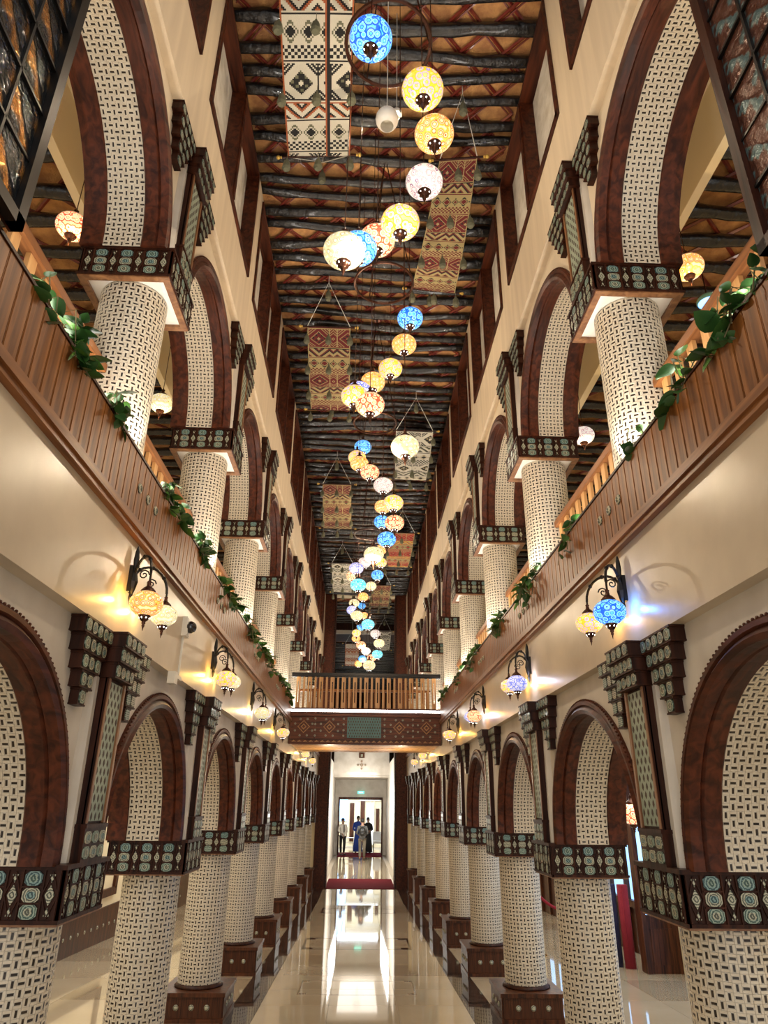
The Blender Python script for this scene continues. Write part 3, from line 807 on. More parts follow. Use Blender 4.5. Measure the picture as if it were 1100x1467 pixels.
# ------------------------------------------------------------------ end pilasters, lobby beyond
b = MB()
for s in (-1, 1):
    x0, x1 = sorted((s * 1.08, s * 1.42)); b.box(x0, x1, 22.9, 23.3, -.42, 8.75)
    x0, x1 = sorted((s * 1.02, s * 1.08)); b.box(x0, x1, 22.95, 23.6, -.42, 8.75)
tp = setting('trim_4', b.mesh('end_pilasters', arch_wood)); tp['label'] = 'tall brown wooden pilasters framing the far doorway'
cv = MB()
for s in (-1, 1):
    x0, x1 = sorted((s * 1.03, s * 1.055))
    for j in range(120): cv.box(x0, x1, 22.93, 22.95, -.36 + j * .075, -.31 + j * .075)
obj('carved_edge', cv.mesh('carved_edge', black), tp, kind='stuff')
b = MB()
for s in (-1, 1):
    x0, x1 = sorted((s * 1.42, s * 4.45)); b.box(x0, x1, 23.0, 23.3, -.6, 9)
b.box(-1.1, 1.1, 23.0, 23.3, 8.62, 8.9)
setting('wall_back', b.mesh('wall_back', cream))['label'] = 'cross wall at the far end of the hall'
# lobby shell
b = MB()
for s in (-1, 1):
    x0, x1 = sorted((s * 1.30, s * 1.5)); b.box(x0, x1, 23.6, 45, -.6, 3.6)
    x0, x1 = sorted((s * 1.30, s * 3.3)); b.box(x0, x1, 23.6, 45, 3.6, 3.7)
b.box(-1.3, 1.3, 34.0, 34.3, 3.15, 4.6); b.box(-1.3, 1.3, 37.8, 38.1, 2.24, 3.2); b.box(-1.3, 1.3, 34.0, 38.1, 3.10, 3.16)
for s in (-1, 1):
    x0, x1 = sorted((s * 1.12, s * 1.3)); b.box(x0, x1, 37.8, 38.1, -.4, 2.24)
setting('wall_lobby', b.mesh('lobby_shell', plaster_w))['label'] = 'pale lobby walls and lintels past the doorway'
b = MB(); b.box(-3.1, 3.1, 27.0, 28.4, 8.2, 8.72, 0); b.box(-3.1, 3.1, 26.9, 27.0, 8.2, 8.34, 1)
setting('trim_5', b.mesh('lobby_beam', [dwood, white]))['label'] = 'dark cross beam with white ledge beyond the hall'
b = MB(); b.box(-1.12, 1.12, 37.74, 37.8, 2.14, 2.26)
for s in (-1, 1):
    x0, x1 = sorted((s * 1.06, s * 1.13)); b.box(x0, x1, 37.74, 37.8, -.4, 2.2)
setting('door_1', b.mesh('door_frame', ped_wood))['label'] = 'dark door frame at the end of the lobby'
# street side seen through the far door
b = MB(); b.box(-2.4, 2.4, 45, 45.2, -.5, 3.6, 0)
sw = setting('wall_street', b.mesh('street_wall', cream)); sw['label'] = 'building front seen through the far door'
b = MB(); b.box(-1.25, -.75, 44.9, 45, 1.0, 2.7); obj('window_pane', b.mesh('window_pane', sky_pane), sw)
b = MB(); b.box(-.62, -.36, 44.88, 45, -.1, 2.0); b.box(.02, .28, 44.88, 45, -.3, 2.2); b.box(.95, 1.15, 44.88, 45, .2, 1.7); obj('shutter', b.mesh('shutter', ped_wood), sw)
b = MB(); b.box(.36, .84, 44.88, 45, -.3, 2.0); obj('window_pane', b.mesh('window_pane', white), sw)
b = MB(); 
for x in (.36, .6, .82): b.box(x, x + .03, 44.85, 44.9, -.3, 2.1)
b.box(-.1, 1.2, 44.85, 44.9, 2.12, 2.2); obj('window_bars', b.mesh('window_bars', plastic), sw)
b = MB(); b.box(-3.3, -3.1, 23.6, 46, 3.6, 8.9); b.box(3.1, 3.3, 23.6, 46, 3.6, 8.9); b.box(-3.3, 3.3, 45.8, 46, 3.6, 8.9)
setting('wall_upper_lobby', b.mesh('wall_upper_lobby', dwood))['label'] = 'dark upper walls beyond the far pilasters'
# ornament of lozenges on the lintel
b = MB()
for dx, dz, q in ((0, 0, .085), (-.17, 0, .055), (.17, 0, .055), (0, .16, .055), (0, -.16, .055)):
    b.poly([(dx, 0, dz - q), (dx + q, 0, dz), (dx, 0, dz + q), (dx - q, 0, dz)], (0, -.02, 0), 0); b.poly([(dx, -.02, dz - q * .6), (dx + q * .6, -.02, dz), (dx, -.02, dz + q * .6), (dx - q * .6, -.02, dz)], (0, -.006, 0), 1)
thing('lozenge_ornament', 'cross of five bronze lozenges on the lintel past the doorway', 'ornament', (0, 33.99, 3.62), 0, None, b.mesh('ornament', [trim_wood, glaze2]))
b = MB(); b.box(-.13, .13, -.05, 0, 0, .22, 0); b.box(-.05, .05, -.06, -.05, .05, .17, 1)
thing('tiled_plaque', 'small brown plaque above the lozenge ornament', 'plaque', (0, 33.99, 3.93), 0, None, b.mesh('plaque', [ped_wood, glaze2]))
# exit sign
t = thing('illuminated_sign', 'small green illuminated sign hanging over the far door', 'sign', (0, 37.6, 2.42))
b = MB(); b.box(-.17, .17, -.03, 0, 0, .13); obj('sign_box', b.mesh('sign_box', exit_m), t)
b = MB(); b.box(-.11, .11, -.034, -.031, .03, .10); obj('sign_face', b.mesh('sign_face', mat('pale_sign_face', (.5, .9, .8), .4, emit=(.45, 1.0, .85), estr=1.2)), t)
# mats
for nm, ya, yb, hw, z, lb in (('red_carpet', 22.95, 25.9, 1.05, -.40, 'dark red carpet lying across the near doorway'), ('red_mat', 36.4, 39.6, 1.1, -.40, 'red mat at the far lobby door')):
    b = MB(); b.box(-hw, hw, ya, yb, z, z + .012); thing(nm, lb, 'carpet', (0, 0, 0), 0, None, b.mesh(nm, carpet))

# ------------------------------------------------------------------ lanterns
def globe_mesh(r, sz, m):
    b = MB(); k = 16; b.lathe([(max(r * math.sin(PI * i / k), .001), -r * sz * math.cos(PI * i / k)) for i in range(k + 1)], 28, m=0); return b.mesh('globe', m, True)
GM = {c: globe_mesh(.131, .80, m) for c, m in GL.items()}
b = MB(); b.lathe([(.062, 0), (.058, .018), (.040, .036), (.020, .05), (.014, .075), (.020, .083), (.008, .095), (.004, .11)], 16); TOPC = b.mesh('top_cap', bronze, True)
b = MB(); b.lathe([(.060, 0), (.062, -.008), (.050, -.030), (.030, -.048), (.016, -.056), (.021, -.066), (.012, -.076), (.016, -.085), (.007, -.10), (.002, -.125)][::-1], 16)
FIN = b.mesh('finial', bronze, True)
FIN.transform(Matrix.Diagonal((.80, .80, .88, 1)))
b = MB()
for i in range(7):
    a = 2 * PI * i / 7; b.ball((.047 * math.cos(a), .047 * math.sin(a), -.027), .007, n=6, k=4)
DOTS = b.mesh('light_hole', led); DOTS.transform(Matrix.Diagonal((.80, .80, .88, 1)))
b = MB(); b.tube([(0, 0, 0), (0, 0, 1)], .0035, 5); CHAIN = b.mesh('chain', bronze)
LN = [(-0.12,2.63,6.16,'blue'),(0.21,2.83,6.01,'yellow'),(0.31,3.11,5.98,'orange'),(0.27,3.42,5.90,'purple'),(0.10,3.39,5.48,'yellow'),(-0.05,3.71,5.64,'red'),(-0.18,3.53,5.38,'blue'),(-0.26,3.25,5.08,'cream'),(0.32,5.51,6.43,'blue'),(0.28,5.86,6.37,'orange'),(0.15,6.18,6.29,'yellow'),(-0.04,6.10,6.05,'orange'),(-0.18,5.87,5.77,'violet'),(-0.22,5.55,5.51,'yellow'),(-0.07,5.17,5.18,'red'),(0.26,5.44,4.91,'cream'),(-0.15,9.13,6.93,'blue'),(-0.23,8.84,6.59,'yellow'),(-0.19,8.55,6.34,'orange'),(-0.04,8.28,6.07,'red'),(0.14,8.12,5.80,'purple'),(0.27,7.99,5.49,'yellow'),(0.18,9.68,6.18,'orange'),(0.30,8.33,5.35,'red'),(0.18,10.20,6.14,'blue'),(0.21,8.68,5.25,'blue'),(0.03,8.26,4.87,'cream'),(0.24,13.27,6.78,'orange'),(-0.09,12.68,6.29,'purple'),(0.28,14.16,6.81,'yellow'),(-0.23,11.52,5.78,'violet'),(-0.29,12.15,5.84,'red'),(0.19,13.48,6.30,'blue'),(-0.18,10.62,5.19,'aqua'),(0.08,15.27,6.61,'cream'),(-0.10,15.69,6.47,'orange'),(-0.32,16.47,6.53,'cream'),(-0.14,22.10,8.02,'blue'),(-0.35,15.51,6.09,'violet'),(-0.22,13.83,5.52,'cream'),(-0.05,20.73,7.33,'orange'),(0.01,13.16,5.17,'aqua'),(-0.17,20.89,6.99,'blue'),(0.23,16.76,5.83,'purple'),(-0.27,19.35,6.45,'yellow'),(-0.28,19.80,6.39,'orange'),(-0.13,18.09,5.83,'red'),(0.30,15.80,5.38,'cream'),(0.01,18.51,5.76,'purple'),(0.27,16.22,5.21,'aqua'),(-0.08,21.27,6.09,'blue'),(0.18,19.62,5.79,'red'),(0.06,14.23,4.57,'cream'),(-0.20,21.77,6.03,'orange')]
def cluster(y): return 0 if y < 4.5 else 1 if y < 7 else 2 if y < 10.4 else 3 if y < 14.6 else 4 if y < 17.5 else 5
CN = ['front', 'second', 'third', 'fourth', 'fifth', 'last']
cnt = {}; per = {}
for q in LN: per.setdefault((cluster(q[1]), q[3]), []).append(q)
CPOS = [(0, 3.1), (.05, 5.5), (.02, 8.3), (0, 12.6), (0, 15.6), (0, 19.8)]
for (x, yv, z, c) in LN:
    k = cluster(yv); same = sorted(per[(k, c)], key=lambda e: -e[2]); idx = same.index((x, yv, z, c))
    pos = '' if len(same) == 1 else (', the upper of two' if len(same) == 2 and idx == 0 else ', the lower of two' if len(same) == 2 else ', number %s from its top' % ORD[idx].replace('nearest', 'first'))
    t = thing('mosaic_lantern', '%s mosaic globe lantern in the %s hanging spiral%s' % (GNAME[c], CN[k], pos), 'lantern', (x, yv, z), rl.uniform(0, 6), '%s spiral of lanterns' % CN[k])
    obj('globe', GM[c], t); obj('top_cap', TOPC, t, (0, 0, .088)); f = obj('finial', FIN, t, (0, 0, -.088)); obj('light_hole', DOTS, f)
    obj('chain', CHAIN, t, (0, 0, .19), (0, 0, 0), (1, 1, max(8.72 - z - .19, .2)))
for k, (x, y) in enumerate(CPOS):
    t = thing('lantern_ring', 'black iron hoop under the logs carrying the %s spiral of lanterns' % CN[k], 'ring', (x, y, 6.86), 0, 'iron hoops')
    b = MB(); n = 32; b.tube([((.30) * math.cos(2 * PI * i / n), (.30) * math.sin(2 * PI * i / n), 0) for i in range(n + 1)], .014, 6); obj('hoop', b.mesh('hoop', bronze), t)
    b = MB()
    for i in range(3): b.tube([((.30) * math.cos(2 * PI * i / 3), (.30) * math.sin(2 * PI * i / 3), 0), (0, 0, 1.84)], .006, 5)
    b.lathe([(.05, 1.80), (.05, 1.86)], 12); obj('suspension', b.mesh('suspension', bronze), t)
# white globe shades
for (x, y, z, r, lb) in ((.0, 3.23, 6.27, .08, 'plain white glass globe shade on a thin white cord among the front lanterns'), (.10, 3.9, 7.25, .045, 'small white bulb shade just behind the plain white globe')):
    t = thing('white_globe_shade', lb, 'lamp', (x, y, z))
    b = MB(); b.lathe([(r * math.sin(PI * i / 10), -r * 1.08 * math.cos(PI * i / 10)) for i in range(2, 11)], 20, cap=False); b.lathe([(r * .96 * math.sin(PI * i / 10), -r * 1.04 * math.cos(PI * i / 10)) for i in range(2, 11)][::-1], 20, cap=False)
    obj('shade', b.mesh('shade', white, True), t)
    b = MB(); b.tube([(0, 0, r), (0, 0, 8.6 - z)], .003, 5); obj('cord', b.mesh('cord', plastic), t)
# gallery lanterns
for (x, y, z, c, s) in ((-3.0, 5.05, 5.75, 'red', .9), (-3.0, 8.26, 5.75, 'cream', .95), (3.0, 5.01, 5.7, 'orange', .9), (3.0, 8.36, 5.7, 'purple', .95)):
    # same sight line, hung below the gallery logs
    f = (z - CAMZ) / ({'red': 7.04, 'cream': 7.07, 'orange': 6.74, 'purple': 6.78}[c] - CAMZ)
    x2 = CAMX + (x - CAMX) * f; y2 = y * f
    t = thing('mosaic_lantern', '%s mosaic glass lantern hanging in the %s gallery' % (GNAME[c], 'left' if x < 0 else 'right'), 'lantern', (x2, y2, z), 0, 'gallery lanterns')
    for nm, me, dz in (('globe', GM[c], 0), ('top_cap', TOPC, .088), ('finial', FIN, -.088)): obj(nm, me, t, (0, 0, dz * s), (0, 0, 0), (s, s, s))
    obj('chain', CHAIN, t, (0, 0, .17), (0, 0, 0), (1, 1, (6.44 if abs(x2) > 2.35 else 6.75) - z - .17))
    lamp('POINT', 'gallery_lantern_glow', (x2, y2, z - .22), 7, (1, .7, .35), 0.0)

# sconces
def sconce(s, k):
    y = colY(k) - .05; A = [('orange', 'cream'), ('yellow', 'cream'), ('cream', 'purple'), ('yellow', 'cream'), ('yellow', 'cream')]
    B = [('blue', 'yellow'), ('violet', 'yellow'), ('red', 'violet'), ('yellow', 'orange'), ('yellow', 'cream')]
    ca, cb = (A if s < 0 else B)[min(k, 4)]
    t = thing('wall_sconce', 'iron double wall lamp, %s and %s globes, %s wall, %s' % (GNAME[ca], GNAME[cb], SIDE[s], nth(k)), 'wall lamp', (s * 1.40, y, 0), 0 if s < 0 else PI, '%s wall lamps' % SIDE[s])
    g = 1 if s < 0 else -1
    b = MB(); b.lathe([(.004, 3.24), (.012, 3.21), (.016, 3.16), (.011, 3.12), (.02, 3.07), (.028, 3.03), (.02, 2.99), (.010, 2.96), (.013, 2.94), (.003, 2.90)][::-1], 8, (.022, 0, 0)); b.box(0, .02, -.025, .025, 2.97, 3.12)
    obj('wall_plate', b.mesh('wall_plate', black), t)
    for (ox, oy, zz, c, sc) in ((.17, -.17 * g, 2.86, ca, .66), (.15, .23 * g, 2.90, cb, .60)):
        b = MB(); pts = []
        for i in range(13):
            f = i / 12; a = PI * f
            pts.append((.02 + (ox - .02) * (1 - math.cos(a)) / 2, oy * (1 - math.cos(a)) / 2, 3.02 + .13 * math.sin(a) + (.02 if i > 6 else 0) * (f - .5)))
        b.tube(pts, .008, 6); b.tube([pts[-1], (ox, oy, zz + .09)], .006, 5)
        for q in (3, 6, 9): b.ball(pts[q], .013, n=6, k=4)
        sp = [(.03 + ox * .42 + .030 * (1 - j / 16) * math.cos(j * .7), oy * .42, 3.05 + .030 * (1 - j / 16) * math.sin(j * .7)) for j in range(14)]
        b.tube(sp, .004, 5)
        arm = obj('arm', b.mesh('arm', black), t)
        obj('globe', GM[c], t, (ox, oy, zz), (0, 0, 1.3 * k), (sc, sc, sc)); obj('top_cap', TOPC, t, (ox, oy, zz + .088 * sc), (0, 0, 0), (sc, sc, sc * 1.1)); 
        fo = obj('finial', FIN, t, (ox, oy, zz - .088 * sc), (0, 0, 0), (sc, sc, sc * 1.2)); obj('light_hole', DOTS, fo)
    LC = {'red': (1, .50, .12), 'blue': (.06, .28, 1), 'cream': (1, .68, .22), 'yellow': (1, .55, .10), 'violet': (.8, .8, 1), 'orange': (1, .55, .10), 'aqua': (.8, .95, .8), 'purple': (1, .8, .6)}
    for oy, c, e in ((-.10, ca, 1.9), (.16, cb, 1.1)):
        if s > 0 and k == 0 and c == 'blue': e = 1.8
        lamp('POINT', 'sconce_glow', (s * (1.40 - .055), y + oy, 2.90), e, LC[c], 0.012)
for s in (-1, 1):
    for k in (0, 1, 2, 3, 5, 6): sconce(s, k)

# aisle lamps
for (x, y, z, c, s) in ((-2.6, 7.2, 1.95, 'orange', 'left'), (2.75, 7.6, 1.84, 'red', 'right')):
    t = thing('aisle_wall_lamp', 'small %s mosaic lamp glowing in the %s aisle' % (GNAME[c], s), 'lantern', (x, y, z))
    obj('globe', GM[c], t); obj('top_cap', TOPC, t, (0, 0, .088)); obj('finial', FIN, t, (0, 0, -.088)); obj('chain', CHAIN, t, (0, 0, .17), (0, 0, 0), (1, 1, 3.3 - z - .17))

# ------------------------------------------------------------------ rugs slung under the ceiling
RC = {n: mat('wool_' + n, c, .95, bump=(150, .5)) for n, c in dict(white=(.58, .55, .46), black=(.012, .012, .012), maroon=(.13, .012, .014), rust=(.33, .09, .03), tan=(.36, .28, .13), olive=(.14, .14, .09), yellow=(.70, .42, .05), red=(.34, .02, .02)).items()}
PAL = {'white': ['white', 'black', 'rust', 'olive'], 'gold': ['tan', 'maroon', 'black', 'black'], 'cream': ['white', 'black', 'olive', 'tan'], 'red': ['tan', 'red', 'yellow', 'black'], 'rust': ['rust', 'white', 'maroon', 'tan']}
def pattern(i, j, nc, st):
    if st == 'white' and nc * .60 <= i < nc * .68: return 1 if i % 3 else 2
    i2 = i if i < nc * .60 else int(i - nc * .68 + 22)
    if i in (0, nc - 1): return 2 if st == 'white' else 0
    jj = j % 66; c = 11
    u = abs((i2 % (2 * c)) - c)
    if jj < 3: return 1 if jj == 1 else 0
    if jj < 26:
        v = abs((jj - 3) - 11.5); d = u + v
        if (i2 % (2 * c)) == 0: return 0 if st != 'white' else 1
        if d < 2: return 0
        if d < 8: return [3, 0, 1][(int(i2 + jj) // 3) % 2 * 2 if True else 0] if (int(i2 + jj) // 3 + int(i2 - jj) // 3) % 2 else 1
        if d < 9.2: return 0
        if d < 14: return 0 if st in ('white', 'cream') else 1
        return 1 if d % 3 < 1.6 else 0
    if jj < 29: return [1, 0, 2][jj - 26]
    if jj < 40: return [0, 1, 2, 0][int((jj - 29) + (i2 % 11 if (i2 // 11) % 2 else 11 - i2 % 11)) // 2 % 4]
    if jj < 43: return [0, 1, 0][jj - 40]
    if jj < 58:
        v = abs((jj - 43) - 7.5); u2 = abs((i2 % 11) - 5.5); d = u2 + v * .8
        return 1 if d < 3 else 3 if 4 < d < 5.2 else 0
    return 1 if (i2 // 2 + jj // 2) % 2 else 0
b = MB(); b.lathe([(.004, .02), (.012, .0), (.014, -.02), (.034, -.05), (.045, -.13), (.03, -.155), (.001, -.15)][::-1], 8); b.tube([(0, 0, .10), (0, 0, .01)], .003, 4); TAS = b.mesh('tassel', RC['olive'])
def rug(c00, c01, c10, c11, st, lb, tassels=True):
    """near-left, near-right, far-left, far-right (x,y,z)"""
    c00, c01, c10, c11 = map(Vector, (c00, c01, c10, c11)); mid = (c00 + c01 + c10 + c11) / 4
    t = thing('woven_rug', lb, 'rug', tuple(mid), 0, 'woven rugs slung under the ceiling')
    wd = (c01 - c00).length; ln = (c10 - c00).length; nc = 44; nr = max(20, int(ln / wd * nc * .95)); b = MB()
    def P(i, j):
        u = i / nc; v = j / nr; q = (c00 * (1 - u) + c01 * u) * (1 - v) + (c10 * (1 - u) + c11 * u) * v
        return q - mid + Vector((0, 0, -.10 * math.sin(PI * v) + .006 * math.sin(v * 40 + u * 3)))
    for j in range(nr + 1):
        for i in range(nc + 1): b.v.append(tuple(P(i, j)))
    for j in range(nr):
        for i in range(nc):
            a = j * (nc + 1) + i; b.f.append((a, a + nc + 1, a + nc + 2, a + 1)); b.m.append(pattern(i, j, nc, st))
    ob = obj('weave', b.mesh('weave', [RC[n] for n in PAL[st]]), t)
    md = ob.modifiers.new('thickness', 'SOLIDIFY'); md.thickness = .008; md.offset = 0
    for a, e in ((c00, c01), (c10, c11)):
        dr = (e - a).normalized(); b = MB(); b.tube([a - dr * .07 - mid, e + dr * .07 - mid], .012, 6)
        rod = obj('rod', b.mesh('rod', dwood), t)
        b = MB(); b.ball(tuple(a - dr * .10 - mid), .022); b.ball(tuple(e + dr * .10 - mid), .022); b.ball(tuple(a - dr * .07 - mid), .014); b.ball(tuple(e + dr * .07 - mid), .014)
        obj('rod_knob', b.mesh('rod_knob', gold), rod)
        m0 = (a + e) / 2; out = -.42 if a is c00 else .42
        ap = Vector((m0.x, m0.y + out, min(8.62, m0.z + .42)))
        b = MB(); b.tube([a - mid, ap - mid, e - mid], .005, 4); b.tube([ap - mid, (ap.x - mid.x, ap.y - mid.y, 8.66 - mid.z)], .005, 4); obj('hanging_cord', b.mesh('cord', plastic), t)
        obj('tassel', TAS, t, tuple(ap - mid + Vector((0, .02, -.1))), (0, 0, 0), (1, 1, 1.2))
    if tassels:
        for v in (.02, .3, .6, .97):
            for u in (0, .5, 1):
                if v in (.3, .6) and u == .5 or v == .02: u2 = u
                p = P(u * nc, v * nr); obj('tassel', TAS, t, tuple(p + Vector((0, 0, -.10))), (0, 0, 0), (1, 1, 1))
Zr = 8.12
def pt(x, y, z=Zr): return (x, y, z)
import itertools
def onz(u, v, z):
    r = cam.matrix_world.to_3x3() @ Vector(((u - 550) / 970, -(v - 733.5) / 970, -1)); k = (z - CAMZ) / r.z
    return (CAMX + r.x * k, r.y * k, z)
RUGS = [((-.88, 3.0, 8.15), (-.26, 3.0, 8.15), (-.98, 5.05, 8.1), (-.33, 5.0, 8.1), 'white', 'black and white geometric rug, nearest one at the left'),
        ((.61, 5.05, 8.14), (1.0, 5.0, 8.14), (.45, 7.0, 8.14), (1.03, 7.05, 8.14), 'gold', 'maroon and tan diamond rug, nearest one at the right'),
        ((-.97, 7.80, 8.12), (-.36, 7.80, 8.12), (-1.06, 10.0, 8.12), (-.40, 10.0, 8.12), 'gold', 'tan rug with maroon diamonds, second on the left'),
        ((.43, 10.6, 8.1), (1.1, 10.6, 8.1), (.5, 12.6, 8.1), (1.15, 12.6, 8.1), 'cream', 'cream and black rug, second on the right'),
        ((-1.0, 12.9, 8.1), (-.40, 12.9, 8.1), (-1.1, 15.4, 8.1), (-.42, 15.4, 8.1), 'gold', 'dull tan diamond rug, third on the left'),
        ((.5, 15.6, 8.1), (1.15, 15.6, 8.1), (.5, 18.2, 8.1), (1.15, 18.2, 8.1), 'red', 'bright red and tan rug, third on the right'),
        ((-1.0, 18.0, 8.1), (-.40, 18.0, 8.1), (-1.05, 20.8, 8.1), (-.42, 20.8, 8.1), 'cream', 'cream and black rug, farthest on the left of the hall'),
        ((.18, 20.0, 8.1), (.75, 20.0, 8.1), (.1, 22.4, 8.1), (.75, 22.4, 8.1), 'gold', 'small tan rug hung near the far pilasters')]
for q in RUGS: rug(*q)
rug((-.75, 26.0, 7.6), (-.2, 26.0, 7.6), (-.8, 28.4, 7.2), (-.25, 28.4, 7.2), 'rust', 'rust and white rug beyond the far pilasters', False)
rug((.45, 25.6, 8.0), (1.0, 25.6, 8.0), (.45, 27.6, 7.7), (1.0, 27.6, 7.7), 'cream', 'cream rug beyond the far pilasters', False)

# ------------------------------------------------------------------ ivy
def leaf_mesh(m, n=1.0):
    b = MB(); L = .078 * n; w = .027 * n
    P = [(0, 0), (.55, .04), (.95, .2), (1, .4), (.8, .62), (.42, .84), (0, 1)]
    rim = [(w * a, L * c, .005 * a - .012 * c * c) for a, c in P] + [(-w * a, L * c, .005 * a - .012 * c * c) for a, c in P[-2:0:-1]]
    mid = (0, L * .45, -.007); b.add(rim + [mid], [(i, (i + 1) % 12, 12) for i in range(12)])
    return b.mesh('leaf', m, True)
LV = [leaf_mesh(leafm), leaf_mesh(leafm2), leaf_mesh(leafm, 1.35)]
ri = random.Random(5)
def ivy(s, y, width, amount, lb, singles=True):
    hang = 0.35 if singles else 1.0
    t = thing('trailing_ivy', lb, 'plant', (s * 1.40, y, 3.72), 0 if s < 0 else PI, '%s gallery ivy' % SIDE[s])
    st = MB(); places = []
    for a in range(max(3, amount // 6)):
        y0 = ri.uniform(-width, width); out = ri.uniform(-.02, .05) if singles else ri.uniform(.03, .09); drop = ri.uniform(.02, .20) * hang; up = ri.uniform(.04, .20) if singles else ri.uniform(.02, .12); y1 = y0 + ri.uniform(-.14, .14)
        pts = [(-.12, y0, -.2), (-.06, y0, up * .8), (.0, (y0 + y1) / 2, up), (out, y1, -.02), (out + .02, y1 + ri.uniform(-.05, .05), -drop)]
        st.tube(pts, .003, 4)
        for f in range(7):
            k = ri.uniform(.8, 3.95); i0 = int(k); fr = k - i0; p = Vector(pts[i0]).lerp(Vector(pts[i0 + 1]), fr)
            places.append((p, (ri.uniform(-1.0, .6), ri.uniform(-.7, .7), ri.uniform(-PI, PI)), ri.uniform(.75, 1.25), ri.choice([0, 0, 0, 1, 2])))
    places = places[:amount]
    obj('stems', st.mesh('stems', stemm), t)
    b = MB(); b.box(-.21, -.03, -width, width, -.25, -.03); obj('planter', b.mesh('planter', dwood), t)
    if singles:
        for p, r, sc, m in places: obj('leaf', LV[m], t, tuple(p), r, (sc, sc, sc))
    else:
        from mathutils import Euler
        b = MB()
        for p, r, sc, m in places:
            M = Euler(r).to_matrix(); me = LV[m]
            b.add([tuple(p + M @ (v.co * sc)) for v in me.vertices], [tuple(f.vertices) for f in me.polygons], 1 if m == 1 else 0)
        obj('foliage', b.mesh('foliage', [leafm, leafm2], True), t, kind='stuff')
IV = {-1: [(2.45, .24, 84), (3.15, .13, 30), (4.35, .28, 80), (5.25, .22, 70), (6.3, .35, 80), (7.7, .35, 80), (9.2, .5, 80), (10.8, .4, 50), (12.1, .4, 50)],
      1: [(1.95, .22, 50), (2.35, .14, 40), (2.72, .10, 26), (3.2, .07, 18), (4.45, .13, 28), (5.6, .25, 60), (7.1, .3, 70), (9.0, .4, 70), (10.6, .3, 40), (12.2, .4, 50)]}
for s in (-1, 1):
    for i, (y, w, n) in enumerate(IV[s]):
        ivy(s, y, w, n, 'green ivy trailing over the %s fascia, %s clump' % (SIDE[s], nth(i)), i < 4)

# ------------------------------------------------------------------ leaded glass screens at the near corners
pane_a = mat('painted_reflection_mirror', (.05, .06, .07), .14, .85, noise=(8, (.55, .26, .06), .50, .62), bump=(14, 1.0))  # gold reflections painted into the base colour as noise patches
pane_b = mat('painted_mirror', (.10, .035, .02), .30, .4, noise=(14, (.10, .17, .18), .52, .58), bump=(20, .8))
for s, pm, lb in ((-1, pane_a, 'lattice screen of mirror glass with painted gold reflections at the near left corner'), (1, pane_b, 'lattice screen of painted panes at the near right corner')):
    t = thing('lattice_screen', lb, 'screen', (s * 1.345, 1.25, 5.15), 0 if s < 0 else PI)
    H = 1.40; Wd = .60; b = MB()
    for ya, yb, za, zb in ((-Wd, -Wd + .05, -H, H), (Wd - .05, Wd, -H, H), (-Wd, Wd, -H, -H + .05), (-Wd, Wd, H - .05, H)): b.box(-.02, .02, ya, yb, za, zb)
    obj('screen_frame', b.mesh('screen_frame', dwood if s > 0 else black), t)
    b = MB(); b.box(-.03, -.018, -Wd, Wd, -H, H); obj('backing', b.mesh('backing', dwood), t)
    py, pz = .197, .257; g = .006; lead = MB(); LY, LZ = Wd - .045, H - .045
    ny, nz = 6, 11; py = 2 * LY / ny; pz = 2 * LZ / nz
    dm = MB(); dm.box(0, .006, -py / 2 + g, py / 2 - g, -pz / 2 + g, pz / 2 - g); DMF = dm.mesh('pane', pm)
    for j in range(nz):
        for i in range(ny): obj('pane', DMF, t, (-.012, -LY + py * (i + .5), -LZ + pz * (j + .5)), (0, ri.uniform(-.04, .04), ri.uniform(-.04, .04)))
    for i in range(1, ny): lead.box(-.014, .004, -LY + py * i - g, -LY + py * i + g, -LZ, LZ)
    for j in range(1, nz): lead.box(-.014, .004, -LY, LY, -LZ + pz * j - g, -LZ + pz * j + g)
    obj('lattice', lead.mesh('lattice', black), t)

# ------------------------------------------------------------------ security camera on the left wall
t = thing('security_camera', 'white box dome camera with cable duct on the left plaster wall', 'camera', (-1.40, 4.93, 3.08))
b = MB(); b.box(0, .035, -.05, .05, -.07, .07); b.box(.035, .04, -.04, .04, -.06, .06); obj('housing', b.mesh('housing', plastic), t)
b = MB(); b.ball((.05, 0, .0), .045, n=16, k=10); obj('dome', b.mesh('dome', glassd, True), t)
b = MB(); b.box(0, .012, -.008, .008, -.36, -.07); b.box(-.0, .03, -.22, .01, -.385, -.36); b.box(.0, .05, -.25, -.17, -.44, -.36); obj('cable_duct', b.mesh('cable_duct', plastic), t)

# ------------------------------------------------------------------ right aisle: glazed doors, carpets, rope, coffee pot
for n, (ya, yb) in enumerate(((4.6, 5.6), (7.0, 8.6), (9.0, 10.2), (11.6, 13.2), (14.0, 15.6), (16.6, 18.2))):
    w = setting('window_%d' % (41 + n), None, (4.34, (ya + yb) / 2, 0)); w['label'] = 'wood framed glazed opening in the right aisle wall'
    hw = (yb - ya) / 2; b = MB(); zt = 2.6 if n else 2.0; zs = -.25 if n in (1, 2) else .45
    for q in ((-hw, -hw + .09, -.5, zt), (hw - .09, hw, -.5, zt), (-hw, hw, zt - .09, zt), (-hw, hw, zs, zs + .1), (-.03, .03, -.5, zt)): b.box(-.08, .08, *q)
    b.box(-.03, .03, -hw, hw, -.5, zs + .05); obj('window_frame', b.mesh('window_frame', ped_wood), w)
    b = MB(); b.box(.0, .01, -hw, hw, zs + .05, zt - .09); obj('pane', b.mesh('pane', sky_pane), w)
navy = mat('navy_wool', (.02, .02, .07), .95, bump=(100, .5)); crim = mat('crimson_wool', (.26, .015, .03), .95, bump=(100, .5))
